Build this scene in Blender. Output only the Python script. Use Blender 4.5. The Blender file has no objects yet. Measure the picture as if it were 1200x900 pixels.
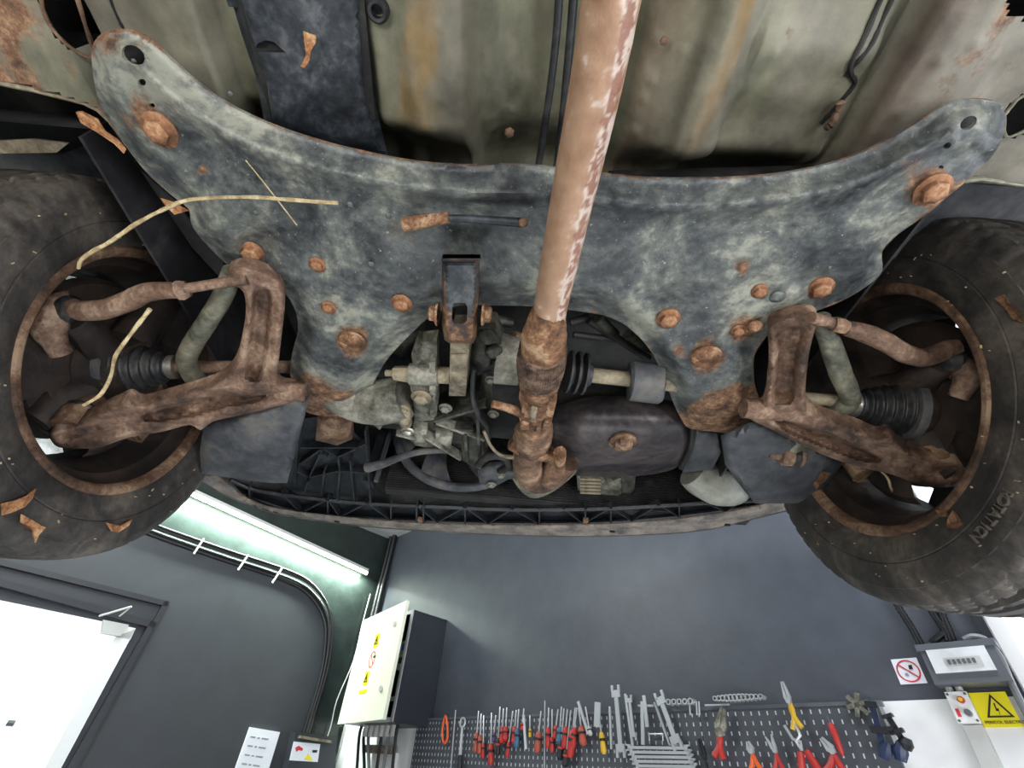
import bpy, bmesh, math, random
import numpy as np
from math import sin, cos, pi, radians, sqrt, atan2
from mathutils import Vector as V, Matrix, noise, geometry

random.seed(7)
scn = bpy.context.scene
COL = scn.collection

# ------------------------------------------------------------------ camera
F = 545.0                      # focal length in pixels of the 1200 x 900 frame
PITCH, ROLL = radians(41.0), radians(5.0)
FWD = V((0, cos(PITCH), sin(PITCH)))
UP0 = V((0, -sin(PITCH), cos(PITCH)))
RT0 = V((1, 0, 0))
# the camera is rolled a little anticlockwise
UPV = UP0 * cos(ROLL) - RT0 * sin(ROLL)
RTV = RT0 * cos(ROLL) + UP0 * sin(ROLL)
cam_data = bpy.data.cameras.new('camera')
cam_data.sensor_width = 36.0
cam_data.lens = F / 1200.0 * 36.0
cam_data.clip_start = 0.02
cam = bpy.data.objects.new('camera', cam_data)
COL.objects.link(cam)
m3 = Matrix((RTV, UPV, -FWD)).transposed()
cam.matrix_world = m3.to_4x4()
scn.camera = cam

# ------------------------------------------------------------------ world, lights, exposure
world = bpy.data.worlds.new('world')
scn.world = world
world.use_nodes = True
bg = world.node_tree.nodes['Background']
bg.inputs[0].default_value = (0.75, 0.85, 1.0, 1)
bg.inputs[1].default_value = 0.6
scn.view_settings.view_transform = 'Standard'
scn.view_settings.look = 'None'
scn.view_settings.exposure = 0.25
scn.view_settings.gamma = 1.0
scn.view_settings.use_curve_mapping = False

def area(name, loc, target, sx, sy, power, col=(1, 1, 1)):
    d = bpy.data.lights.new(name, 'AREA')
    d.shape = 'RECTANGLE'; d.size = sx; d.size_y = sy
    d.energy = power; d.color = col
    o = bpy.data.objects.new(name, d); COL.objects.link(o)
    o.location = loc
    o.rotation_euler = (V(target) - V(loc)).to_track_quat('-Z', 'Y').to_euler()
    return o

# added fill lights: low ones for the underside, ceiling ones for the walls
area('fill_light', (-0.75, -0.9, -0.55), (-0.1, 0.6, 0.55), 1.3, 0.35, 17, (1.0, 0.97, 0.92))
area('fill_light', (1.05, -0.45, -0.5), (0.15, 0.6, 0.5), 1.2, 0.35, 17, (0.98, 0.98, 1.0))
area('fill_light', (0.1, 1.55, -1.1), (0.0, 0.75, 0.6), 1.2, 0.4, 7, (0.92, 0.96, 1.0))
area('ceiling_fill_light', (-0.6, -1.2, 1.42), (0.4, 1.3, -0.1), 1.5, 0.2, 45, (0.92, 0.97, 1.0))
area('ceiling_fill_light', (-1.7, 1.6, 1.42), (-1.0, 3.2, 0.0), 1.4, 0.2, 22, (0.9, 0.97, 0.95))
area('ceiling_fill_light', (0.95, 0.75, 1.42), (1.25, 1.3, 0.0), 0.9, 0.15, 12, (0.9, 0.95, 1.0))

# ------------------------------------------------------------------ pixel rays onto real planes
def ray(px, py):
    return FWD + RTV * ((px - 600.0) / F) + UPV * ((450.0 - py) / F)
def at(px, py, z):                      # on the horizontal plane of height z
    d = ray(px, py); return d * (z / d.z)
def atn(px, py, p0, n):                 # on the plane through p0 with normal n
    d = ray(px, py); return d * (p0.dot(n) / d.dot(n))
def atx(px, py, x):
    d = ray(px, py); return d * (x / d.x)
def aty(px, py, y):
    d = ray(px, py); return d * (y / d.y)
def prad(p, rpx):
    return rpx * p.dot(FWD) / F
def proj(p):
    d = p.dot(FWD)
    return 600 + F * p.dot(RTV) / d, 450 - F * p.dot(UPV) / d

# ------------------------------------------------------------------ materials
def srgb(h):
    if isinstance(h, str):
        h = h.lstrip('#'); c = [int(h[i:i+2], 16) / 255 for i in (0, 2, 4)]
    else:
        c = [x / 255 for x in h]
    return tuple(((x / 12.92) if x <= 0.04045 else ((x + 0.055) / 1.055) ** 2.4) for x in c) + (1,)

def ramp(nt, fac, stops):
    r = nt.nodes.new('ShaderNodeValToRGB')
    e = r.color_ramp.elements
    while len(e) > 1: e.remove(e[0])
    e[0].position = stops[0][0]; e[0].color = stops[0][1]
    for p, c in stops[1:]:
        x = e.new(p); x.color = c
    nt.links.new(fac, r.inputs[0])
    return r.outputs[0]
def noise_n(nt, vec, scale, detail=6, rough=0.6, dist=0.0):
    n = nt.nodes.new('ShaderNodeTexNoise')
    n.inputs['Scale'].default_value = scale; n.inputs['Detail'].default_value = detail
    n.inputs['Roughness'].default_value = rough; n.inputs['Distortion'].default_value = dist
    nt.links.new(vec, n.inputs['Vector'])
    return n.outputs['Fac']
def mixc(nt, fac, a, b, mode='MIX'):
    m = nt.nodes.new('ShaderNodeMix'); m.data_type = 'RGBA'; m.blend_type = mode
    for s, v in ((m.inputs['Factor'], fac), (m.inputs[6], a), (m.inputs[7], b)):
        if isinstance(v, (float, int, tuple)): s.default_value = v
        else: nt.links.new(v, s)
    return m.outputs[2]
def math_n(nt, op, a, b=None, clamp=False):
    m = nt.nodes.new('ShaderNodeMath'); m.operation = op; m.use_clamp = clamp
    for i, v in enumerate((a, b)):
        if v is None: continue
        if isinstance(v, (float, int)): m.inputs[i].default_value = v
        else: nt.links.new(v, m.inputs[i])
    return m.outputs[0]

def grime(name, cols, scale=6.0, rust=0.0, rough=0.6, metal=0.0, bump=0.3, bscale=60, usecol=False, streak=(1, 1, 1),
          speck=None, speckamt=0.62, rustcols=('#30241e', '#5b4333', '#83624a', '#ad8d6c'), spec=0.5):
    m = bpy.data.materials.new(name); m.use_nodes = True
    nt = m.node_tree; bs = nt.nodes['Principled BSDF']
    tc = nt.nodes.new('ShaderNodeTexCoord')
    mp = nt.nodes.new('ShaderNodeMapping'); mp.inputs['Scale'].default_value = streak
    nt.links.new(tc.outputs['Object'], mp.inputs['Vector'])
    v = mp.outputs[0]; v0 = tc.outputs['Object']
    n1 = noise_n(nt, v, scale, 8, 0.65, 0.4)
    n2 = noise_n(nt, v0, scale * 9, 8, 0.7)
    k = math_n(nt, 'ADD', math_n(nt, 'MULTIPLY', n1, 0.72), math_n(nt, 'MULTIPLY', n2, 0.28))
    cs = [srgb(c) for c in cols]
    lo, hi = 0.395, 0.605
    stops = [(lo + (hi - lo) * i / max(1, len(cs) - 1), c) for i, c in enumerate(cs)]
    base = ramp(nt, k, stops)
    if usecol:
        a = nt.nodes.new('ShaderNodeAttribute'); a.attribute_name = 'tint'
        base = mixc(nt, 0.5, a.outputs['Color'], base)
        base = mixc(nt, 0.45, base, a.outputs['Color'])
    if speck:
        sp = ramp(nt, noise_n(nt, v0, scale * 16, 4, 0.8), [(speckamt, (0, 0, 0, 1)), (speckamt + 0.07, (1, 1, 1, 1))])
        base = mixc(nt, math_n(nt, 'MULTIPLY', sp, 0.8), base, srgb(speck))
    # rust
    at_ = nt.nodes.new('ShaderNodeAttribute'); at_.attribute_name = 'rust'
    rn = noise_n(nt, v0, scale * 3.3, 8, 0.72)
    amt = math_n(nt, 'ADD', at_.outputs['Fac'], rust)
    s = math_n(nt, 'ADD', math_n(nt, 'MULTIPLY', amt, 1.25), math_n(nt, 'MULTIPLY', rn, 1.1))
    mask = ramp(nt, s, [(0.80, (0, 0, 0, 1)), (1.04, (1, 1, 1, 1))])
    rc = [srgb(c) for c in rustcols]
    rcol = ramp(nt, noise_n(nt, v0, scale * 7, 8, 0.75), [(0.33 + 0.11 * i, c) for i, c in enumerate(rc)])
    col = mixc(nt, mask, base, rcol)
    nt.links.new(col, bs.inputs['Base Color'])
    rr = math_n(nt, 'ADD', math_n(nt, 'MULTIPLY', mask, max(0.0, 0.9 - rough)), math_n(nt, 'ADD', math_n(nt, 'MULTIPLY', n2, 0.25), rough - 0.12), True)
    nt.links.new(rr, bs.inputs['Roughness'])
    bs.inputs['Metallic'].default_value = metal
    bs.inputs['Specular IOR Level'].default_value = spec
    b = nt.nodes.new('ShaderNodeBump'); b.inputs['Strength'].default_value = bump; b.inputs['Distance'].default_value = 0.004
    bh = math_n(nt, 'ADD', noise_n(nt, v0, bscale, 6, 0.7), math_n(nt, 'MULTIPLY', math_n(nt, 'MULTIPLY', mask, noise_n(nt, v0, bscale * 2.2, 5, 0.7)), 0.9))
    nt.links.new(bh, b.inputs['Height']); nt.links.new(b.outputs[0], bs.inputs['Normal'])
    return m

def plain(name, col, rough=0.5, metal=0.0, emit=0, bump=0, bscale=80, var=0.12, spec=0.5, coat=0):
    m = bpy.data.materials.new(name); m.use_nodes = True
    nt = m.node_tree; bs = nt.nodes['Principled BSDF']
    c = srgb(col)
    tc = nt.nodes.new('ShaderNodeTexCoord')
    n = noise_n(nt, tc.outputs['Object'], 9, 6, 0.6)
    lo = tuple(x * (1 - var) for x in c[:3]) + (1,); hi = tuple(min(1, x * (1 + var)) for x in c[:3]) + (1,)
    nt.links.new(ramp(nt, n, [(0.35, lo), (0.65, hi)]), bs.inputs['Base Color'])
    bs.inputs['Roughness'].default_value = rough; bs.inputs['Metallic'].default_value = metal
    bs.inputs['Specular IOR Level'].default_value = spec
    bs.inputs['Coat Weight'].default_value = coat
    if emit:
        bs.inputs['Emission Color'].default_value = c; bs.inputs['Emission Strength'].default_value = emit
    if bump:
        b = nt.nodes.new('ShaderNodeBump'); b.inputs['Strength'].default_value = bump; b.inputs['Distance'].default_value = 0.004
        nt.links.new(noise_n(nt, tc.outputs['Object'], bscale, 5, 0.6), b.inputs['Height'])
        nt.links.new(b.outputs[0], bs.inputs['Normal'])
    return m

MT = dict(
    subframe=grime('worn_black_paint', ['#292c2e', '#44484a', '#646864', '#96978a'], 9, 0.0, 0.36, 0.0, 0.25, 90, streak=(1, 1, 1), speck='#b3b09c', speckamt=0.63),
    floor=grime('dusty_floor_paint', ['#4c4a40', '#6d6a5c', '#8a8674', '#9e998a'], 8, -0.05, 0.55, 0.0, 0.2, 70, usecol=True, speck='#cfcfc6', speckamt=0.74),
    shield=grime('black_undercoat', ['#15181d', '#23272d', '#3a3f45', '#5b5e60'], 10, -0.1, 0.5, 0, 0.2, 80, speck='#8d9091', speckamt=0.7),
    rimdark=grime('dark_brown_rim', ['#17120f', '#241c18', '#332821', '#42342b'], 10, -0.1, 0.7, 0.0, 0.4, 90),  # dark brown tone inside the wheels
    rust=grime('rusted_iron', ['#35261c', '#5c4433', '#7a5e49', '#a3886e'], 14, 0.06, 0.75, 0.0, 0.6, 120, speck='#c9b39c', speckamt=0.7),
    rustbright=grime('brown_rust', ['#38271b', '#644630', '#8c6649', '#b9997a'], 24, 0.06, 0.85, 0.0, 0.8, 160),
    boltrust=grime('rusty_bolt', ['#4a3223', '#785138', '#9c7050', '#c09c78'], 16, 0.0, 0.7, 0.1, 0.35, 150),
    rustarm=grime('rusty_cast_iron', ['#33261e', '#5b4537', '#7b6150', '#a08872'], 14, 0.04, 0.7, 0.0, 0.5, 110),
    pipe=grime('weathered_exhaust_steel', ['#86644f', '#9c7a64', '#a98a73', '#b59a86'], 10, -0.1, 0.5, 0.1, 0.3, 140, usecol=True, speck='#c9b7a8', speckamt=0.74, streak=(1, 0.4, 1)),
    braid=grime('rusty_braid', ['#3a2c24', '#5f4a3d', '#7b6352', '#9a8370'], 60, 0.02, 0.6, 0.3, 1.0, 420),
    alu=grime('dirty_cast_aluminium', ['#3e3e38', '#66655a', '#87857a', '#a9a597'], 14, -0.12, 0.55, 0.2, 0.4, 120, speck='#c8c3b4', speckamt=0.7),
    aludark=grime('dark_cast_aluminium', ['#161614', '#2a2a26', '#44443c', '#5e5d52'], 14, -0.15, 0.5, 0.2, 0.4, 120),  # darker tone of the cast aluminium
    beige=grime('dusty_beige_metal', ['#4f493c', '#776e5c', '#91866f', '#a89c84'], 16, -0.05, 0.6, 0.05, 0.3, 120),
    dark=grime('greasy_metal_and_shade', ['#0b0b0c', '#161617', '#232322', '#33312d'], 10, -0.15, 0.6, 0, 0.3, 90),  # black metal parts, also the dark sheets added for shade
    pan=grime('black_enamel_oil_pan', ['#1c1a1c', '#322e30', '#4b4444', '#5d5654'], 7, -0.1, 0.38, 0.1, 0.15, 60, speck='#8b837c', speckamt=0.73),
    plastic=grime('dusty_black_plastic', ['#0f1114', '#191c20', '#25292e', '#3a3d40'], 10, -0.2, 0.45, 0, 0.15, 90),
    splash=grime('dusty_splash_plastic', ['#2a2c30', '#3c3f44', '#4f5155', '#67635e'], 6, -0.15, 0.55, 0, 0.12, 70),
    bumper=grime('scuffed_grey_bumper', ['#4d4b48', '#6a6661', '#827a72', '#978b80'], 14, -0.05, 0.6, 0, 0.3, 120),
    bumperpaint=grime('grey_bumper_paint', ['#5b5d5e', '#6b6d6d', '#7c7d7b', '#8b8a86'], 8, -0.15, 0.45, 0, 0.1, 120),
    rubber=grime('black_rubber', ['#111214', '#1c1d20', '#2c2d30', '#45423e'], 12, -0.3, 0.5, 0, 0.15, 120),
    tyre=grime('dusty_tyre_rubber', ['#232120', '#35322f', '#4a4540', '#645c53'], 9, -0.3, 0.7, 0, 0.2, 160, speck='#8c8378', speckamt=0.76),
    letter=grime('scuffed_lettering', ['#4a4540', '#5f5850', '#6f675d', '#827a6e'], 20, -0.3, 0.6, 0, 0.1, 160),
    arch=grime('wheel_arch_liner', ['#121214', '#1c1c1f', '#2b2b2e', '#3c3a38'], 6, -0.2, 0.7, 0, 0.2, 60),
    zinc=grime('dull_grey_tube', ['#4a4c42', '#67685b', '#83816f', '#9c9781'], 14, 0.02, 0.5, 0.2, 0.25, 120),
    steel=grime('machined_steel', ['#8a867c', '#a7a297', '#bdb9ad', '#d0ccc2'], 20, -0.1, 0.35, 0.8, 0.1, 150),
    whiteplastic=grime('milky_plastic', ['#6f7168', '#87897d', '#999a8e', '#a9aa9e'], 7, -0.3, 0.4, 0, 0.05, 50),
    leaf=grime('dry_leaf', ['#6b4329', '#9c6b45', '#c08e62', '#dcb78d'], 55, -0.3, 0.7, 0, 0.4, 300),
    twig=grime('dry_stalk', ['#8e7a5c', '#ab966f', '#c6b48c', '#d6c8a6'], 60, -0.3, 0.7, 0, 0.3, 300),
    wall=plain('charcoal_wall_paint', '#474b54', 0.42, bump=0.12, bscale=40, var=0.10),
    gloss=plain('dark_green_gloss_paint', '#262e2c', 0.22, bump=0.35, bscale=18, var=0.2),
    panel=plain('charcoal_panel_paint', '#303339', 0.5, bump=0.06, bscale=50, var=0.08),
    trimdark=plain('black_door_trim', '#22242a', 0.4, var=0.1),
    whitewall=plain('white_wall_paint', '#e9eaec', 0.5, var=0.03),
    white=plain('white_paint', '#e8e9ea', 0.35, var=0.02),
    daylight=plain('backlit_frosted_glass', '#f4f8ff', 0.3, emit=1.1, var=0.0),
    tube=plain('led_diffuser', '#f2fff0', 0.4, emit=16, var=0.0),
    concrete=plain('grey_epoxy_floor', '#8c8d8e', 0.35, bump=0.1, var=0.1),
    ceiling=plain('white_ceiling', '#cfd0d0', 0.8),
    cream=plain('cream_enamel', '#e9ecd6', 0.35, var=0.02),
    cabinet=plain('grey_cabinet_enamel', '#2f333b', 0.45, var=0.08),
    lightgrey=plain('light_grey_plastic', '#b9bab8', 0.4, var=0.05),
    greybox=plain('grey_breaker_box', '#575b62', 0.4, var=0.05),
    clear=plain('smoked_window', '#d3d7da', 0.1, var=0.15, coat=1.0),
    board=plain('pegboard_steel', '#474b52', 0.45, var=0.08),
    slot=plain('pegboard_slot_edge', '#c3c7cd', 0.4),
    chrome=plain('chrome', '#c9ccd0', 0.33, metal=0.55, var=0.05),
    redh=plain('red_handle', '#b0302c', 0.4, var=0.1), blackh=plain('black_handle', '#1d1d22', 0.45),
    brownh=plain('brick_red_handle', '#a5503f', 0.4), blueh=plain('navy_handle', '#24304f', 0.4),
    orangeh=plain('orange_handle', '#e0602a', 0.4), yellowh=plain('yellow_handle', '#cda52c', 0.4),
    tealh=plain('steel_blue_handle', '#3c6480', 0.4), violeth=plain('violet_handle', '#59406f', 0.4),
    bluew=plain('blue_plastic', '#2f5bb0', 0.4), yellow=plain('sign_yellow', '#f2e414', 0.4, var=0.02),
    ink=plain('black_print', '#1a1a12', 0.5), redink=plain('red_print', '#c4333a', 0.5), paper=plain('white_paper', '#e6e8f2', 0.6, var=0.02),
    greyink=plain('grey_print', '#8b8e98', 0.5), cable=plain('black_cable', '#17181b', 0.35), greycable=plain('grey_cable', '#6d7073', 0.4),
    web=plain('white_thread', '#c9cbc8', 0.6),
)

# ------------------------------------------------------------------ mesh collector
WLOC = {}
def wl(o):
    return WLOC.get(o.name, V((0, 0, 0))) if o else V((0, 0, 0))
def props(o, label=None, cat=None, group=None, kind=None):
    if label: o['label'] = label
    if cat: o['category'] = cat
    if group: o['group'] = group
    if kind: o['kind'] = kind
    return o
def empty(name, loc, label, cat, group=None, parent=None):
    o = bpy.data.objects.new(name, None); COL.objects.link(o)
    o.empty_display_size = 0.05
    loc = V(loc); WLOC[o.name] = loc
    if parent: o.parent = parent
    o.location = loc - wl(parent)
    return props(o, label, cat, group)

def basis(d):
    d = d.normalized()
    a = V((0, 0, 1)) if abs(d.z) < 0.9 else V((1, 0, 0))
    x = d.cross(a).normalized(); y = d.cross(x).normalized()
    return x, y

class M:
    def __init__(s): s.v = []; s.f = []; s.rust = {}; s.tint = None
    def add(s, vs, fs):
        k = len(s.v); s.v += [V(a) for a in vs]; s.f += [tuple(i + k for i in f) for f in fs]; return s
    def obox(s, o, a, b, c):
        o, a, b, c = V(o), V(a), V(b), V(c)
        vs = [o, o + a, o + a + b, o + b, o + c, o + a + c, o + a + b + c, o + b + c]
        return s.add(vs, [(0, 3, 2, 1), (4, 5, 6, 7), (0, 1, 5, 4), (1, 2, 6, 5), (2, 3, 7, 6), (3, 0, 4, 7)])
    def cbox(s, c, x, y, z):                 # centre and full edge vectors
        c = V(c); x, y, z = V(x), V(y), V(z)
        return s.obox(c - x / 2 - y / 2 - z / 2, x, y, z)
    def bar(s, a, b, w, h, up=V((0, 0, 1))):
        a, b = V(a), V(b); d = (b - a)
        x = d.cross(up).normalized(); y = x.cross(d).normalized()
        return s.obox(a - x * w / 2 - y * h / 2, x * w, d, y * h)
    def tube(s, pts, rads, seg=10, caps=True, closed=False, flat=1.0, wob=0.0):
        pts = [V(p) for p in pts]; n = len(pts)
        if isinstance(rads, (int, float)): rads = [rads] * n
        rings = []; px = None
        for i, p in enumerate(pts):
            if closed: t = pts[(i + 1) % n] - pts[i - 1]
            else: t = pts[min(n - 1, i + 1)] - pts[max(0, i - 1)]
            if t.length < 1e-9: t = V((0, 1, 0))
            t.normalize()
            if px is None: x, y = basis(t)
            else:
                x = (px - t * px.dot(t))
                x = x.normalized() if x.length > 1e-6 else basis(t)[0]
                y = t.cross(x).normalized()
            px = x
            ring = []
            for j in range(seg):
                a = 2 * pi * j / seg; r = rads[i]
                if wob:
                    q = p + x * cos(a) * r + y * sin(a) * r
                    r *= 1 + wob * noise.fractal(q * 60, 1.0, 2.0, 3)
                ring.append(p + x * cos(a) * r + y * sin(a) * r * flat)
            rings.append(ring)
        vs = [q for r in rings for q in r]; fs = []
        m = n if closed else n - 1
        for i in range(m):
            for j in range(seg):
                a = i * seg + j; b = i * seg + (j + 1) % seg
                c = ((i + 1) % n) * seg + (j + 1) % seg; d = ((i + 1) % n) * seg + j
                fs.append((a, b, c, d))
        if caps and not closed:
            fs.append(tuple(reversed(range(seg)))); fs.append(tuple((n - 1) * seg + j for j in range(seg)))
        return s.add(vs, fs)
    def lathe(s, c, axis, prof, seg=32, arc=None, skip=None):   # prof: list of (radius, height along axis)
        c, axis = V(c), V(axis).normalized(); x, y = basis(axis); n = len(prof)
        vs = []; fs = []
        for r, h in prof:
            for j in range(seg):
                a = 2 * pi * j / seg
                vs.append(c + axis * h + (x * cos(a) + y * sin(a)) * r)
        for i in range(n - 1):
            for j in range(seg):
                if skip and skip(i, j): continue
                fs.append((i * seg + j, i * seg + (j + 1) % seg, (i + 1) * seg + (j + 1) % seg, (i + 1) * seg + j))
        return s.add(vs, fs)
    def prism(s, pts, off):
        pts = [V(p) for p in pts]; off = V(off); n = len(pts)
        return s.add(pts + [p + off for p in pts], [tuple(reversed(range(n))), tuple(range(n, 2 * n))] +
                     [(i, (i + 1) % n, n + (i + 1) % n, n + i) for i in range(n)])
    def ball(s, c, r, sq=(1, 1, 1), seg=14, rings=8, wob=0.0):
        c = V(c); vs = []; fs = []
        for i in range(rings + 1):
            t = pi * i / rings
            for j in range(seg):
                a = 2 * pi * j / seg
                d = V((sin(t) * cos(a), sin(t) * sin(a), cos(t)))
                k = 1 + (wob * noise.fractal((c + d * r) * 45, 1.0, 2.0, 3) if wob else 0)
                vs.append(c + V((d.x * sq[0], d.y * sq[1], d.z * sq[2])) * r * k)
        for i in range(rings):
            for j in range(seg):
                fs.append((i * seg + j, (i + 1) * seg + j, (i + 1) * seg + (j + 1) % seg, i * seg + (j + 1) % seg))
        return s.add(vs, fs)
    def build(s, name, mat, parent=None, smooth=True, label=None, cat=None, group=None, kind=None, rust=None, tint=None, angle=38):
        me = bpy.data.meshes.new(name)
        lo = V([min(p[i] for p in s.v) for i in range(3)]); hi = V([max(p[i] for p in s.v) for i in range(3)])
        c = (lo + hi) / 2
        if not parent: c.z = lo.z
        me.from_pydata([p - c for p in s.v], [], s.f)
        bm = bmesh.new(); bm.from_mesh(me)
        bmesh.ops.recalc_face_normals(bm, faces=bm.faces); bm.to_mesh(me); bm.free()
        me.materials.append(MT[mat] if isinstance(mat, str) else mat)
        if rust is not None:
            a = me.attributes.new('rust', 'FLOAT', 'POINT')
            a.data.foreach_set('value', [float(rust(p)) if callable(rust) else float(rust[i]) for i, p in enumerate(s.v)])
        if tint is not None:
            a = me.attributes.new('tint', 'FLOAT_COLOR', 'POINT')
            fl = []
            for t in tint: fl += list(t)
            a.data.foreach_set('color', fl)
        if smooth:
            me.shade_smooth()
            me.set_sharp_from_angle(angle=radians(angle))
        o = bpy.data.objects.new(name, me); COL.objects.link(o)
        WLOC[o.name] = c.copy()
        if parent: o.parent = parent
        o.location = c - wl(parent)
        return props(o, label, cat, group, kind)

def smoothpoly(pts, k=4, closed=True):
    out = []; n = len(pts)
    rng = range(n) if closed else range(n - 1)
    for i in rng:
        if closed: p0, p1, p2, p3 = pts[i - 1], pts[i], pts[(i + 1) % n], pts[(i + 2) % n]
        else: p0, p1, p2, p3 = pts[max(0, i - 1)], pts[i], pts[i + 1], pts[min(n - 1, i + 2)]
        for j in range(k):
            t = j / k
            out.append(tuple(0.5 * ((2 * b) + (-a + c) * t + (2 * a - 5 * b + 4 * c - d) * t * t + (-a + 3 * b - 3 * c + d) * t ** 3)
                             for a, b, c, d in zip(p0, p1, p2, p3)))
    if not closed: out.append(tuple(pts[-1]))
    return out
def sstep(a, b, x):
    t = min(1, max(0, (x - a) / (b - a))); return t * t * (3 - 2 * t)
def segdist(P, poly, closed=True):
    P = np.asarray(P, float); A = np.asarray(poly, float)
    B = np.roll(A, -1, axis=0) if closed else A[1:]
    if not closed: A = A[:-1]
    d = np.full(len(P), 1e9)
    for a, b in zip(A, B):
        ab = b - a; L = max(1e-9, ab.dot(ab))
        t = np.clip(((P - a) @ ab) / L, 0, 1)
        d = np.minimum(d, np.hypot(*(P - a - t[:, None] * ab).T))
    return d
def inside(P, poly):
    P = np.asarray(P, float); A = np.asarray(poly, float); B = np.roll(A, -1, axis=0)
    c = np.zeros(len(P), bool)
    for a, b in zip(A, B):
        if a[1] == b[1]: continue
        m = ((a[1] > P[:, 1]) != (b[1] > P[:, 1])) & (P[:, 0] < (b[0] - a[0]) * (P[:, 1] - a[1]) / (b[1] - a[1]) + a[0])
        c ^= m
    return c

def plate(name, outline, mat, parent, p0, nrm, holes=(), h=None, thick=0.003, step=6, rust=None, sm=4, label=None, cat=None,
          smooth=True, edge=None, angle=45):
    """A sheet whose outline lies on the plane (p0, nrm); h(px, py, d) raises it along nrm; holes are cut out."""
    nrm = V(nrm).normalized(); p0 = V(p0)
    def dens(poly, k):
        out = []
        for i in range(len(poly)):
            a, b = poly[i], poly[(i + 1) % len(poly)]
            L = math.hypot(b[0] - a[0], b[1] - a[1]); m = max(1, int(L / k))
            out += [(a[0] + (b[0] - a[0]) * j / m, a[1] + (b[1] - a[1]) * j / m) for j in range(m)]
        return out
    out = smoothpoly(outline, sm) if sm > 1 else list(outline)
    out = dens(out, step * 1.2)
    hs = [dens(q, step * 1.2) for q in holes]
    A = np.array(out)
    xs = np.arange(A[:, 0].min(), A[:, 0].max(), step); ys = np.arange(A[:, 1].min(), A[:, 1].max(), step * 0.87)
    G = np.array([(x + (step / 2 if j % 2 else 0), y) for j, y in enumerate(ys) for x in xs])
    if len(G):
        G = G[inside(G, out)]
    if len(G):
        ok = segdist(G, out) > step * 0.5
        for q in hs:
            ok &= ~inside(G, q) & (segdist(G, q) > step * 0.4)
        G = G[ok]
    vs = [V((x, -y)) for x, y in out]; ed = [(i, (i + 1) % len(out)) for i in range(len(out))]
    for q in hs:
        k = len(vs); vs += [V((x, -y)) for x, y in q]; ed += [(k + i, k + (i + 1) % len(q)) for i in range(len(q))]
    vs += [V((x, -y)) for x, y in G]
    r = geometry.delaunay_2d_cdt(vs, ed, [], 0, 1e-5)
    P = np.array([(v.x, -v.y) for v in r[0]]); T = [tuple(f) for f in r[2]]
    C = np.array([P[list(t)].mean(axis=0) for t in T])
    keep = inside(C, out)
    for q in hs: keep &= ~inside(C, q)
    T = [t for t, k in zip(T, keep) if k]
    D = segdist(P, out)
    for q in hs: D = np.minimum(D, segdist(P, q) + 26)
    base = []; hv = []
    for (x, y), d in zip(P, D):
        hh = h(x, y, d) if h else 0.0
        base.append(atn(x, y, p0 + nrm * hh, nrm))
    n = len(base)
    m = M(); m.v = base + [p + nrm * thick for p in base]
    fs = list(T) + [tuple(n + i for i in reversed(t)) for t in T]
    cnt = {}
    for t in T:
        for i in range(3):
            e = (t[i], t[(i + 1) % 3]); k = (min(e), max(e)); cnt.setdefault(k, []).append(e)
    for k, es in cnt.items():
        if len(es) == 1:
            a, b = es[0]; fs.append((b, a, n + a, n + b))
    m.f = fs
    rv = None
    if rust:
        rv = [rust(x, y, d) for (x, y), d in zip(P, D)]; rv = rv + rv
    return m.build(name, mat, parent, smooth, label, cat, rust=rv, angle=angle)

def ptube(name, pts, mat, parent, seg=12, wob=0.0, flat=1.0, k=5, label=None, kind=None, rust=None, caps=True, tintf=None, back=0):
    """A tube through (px, py, height, radius in px) points."""
    sp = smoothpoly(pts, k, False) if k > 1 else pts
    P = []; R = []
    for q in sp:
        p = at(q[0], q[1], q[2]); P.append(p); R.append(prad(p, q[3]))
    if back:
        P = [P[0] - V((0, back * (1 - i / 24), 0)) for i in range(24)] + P; R = [R[0]] * 24 + R
    m = M().tube(P, R, seg, wob=wob, flat=flat, caps=caps)
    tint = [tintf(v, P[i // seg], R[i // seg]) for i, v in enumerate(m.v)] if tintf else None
    return m.build(name, mat, parent, True, label, kind=kind, rust=rust, tint=tint)

def hexbolt(m, c, r, axis=V((0, 0, -1)), hh=None, washer=True, rot=0.3, rag=0.05):
    axis = V(axis).normalized(); x, y = basis(axis); hh = hh or r * 0.62
    def ring(rad, z, n, rg=0):
        return [c + axis * z + (x * cos(rot + 2 * pi * j / n) + y * sin(rot + 2 * pi * j / n)) * rad * (1 + rg * (random.random() - .5)) for j in range(n)]
    if washer:
        n = 20; rs = [ring(r * 1.32, -r * .1, n, rag), ring(r * 1.36, r * .14, n, rag), ring(r * 1.1, r * .26, n, rag), ring(r * .3, r * .28, n)]
        k = len(m.v); m.v += [p for q in rs for p in q]
        for i in range(3):
            for j in range(n): m.f.append((k + i * n + j, k + i * n + (j + 1) % n, k + (i + 1) * n + (j + 1) % n, k + (i + 1) * n + j))
    n = 6; z0 = r * .2 if washer else -r * .1
    rs = [ring(r * .98, z0, n, rag), ring(r * .96, z0 + hh * .8, n, rag), ring(r * .72, z0 + hh, n, rag)]
    k = len(m.v); m.v += [p for q in rs for p in q]
    for i in range(2):
        for j in range(n): m.f.append((k + i * n + j, k + i * n + (j + 1) % n, k + (i + 1) * n + (j + 1) % n, k + (i + 1) * n + j))
    m.f.append(tuple(k + 2 * n + j for j in range(n)))
    return m
def bolt(px, py, z, rpx, parent, mat='boltrust', name='bolt', axis=(0, 0, -1), label=None, washer=True, hh=None, p=None):
    c = p if p is not None else at(px, py, z); r = prad(c, rpx)
    m = hexbolt(M(), c, r, V(axis), hh=hh, washer=washer, rot=random.random())
    return m.build(name, mat, parent, True, label, angle=30)

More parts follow.
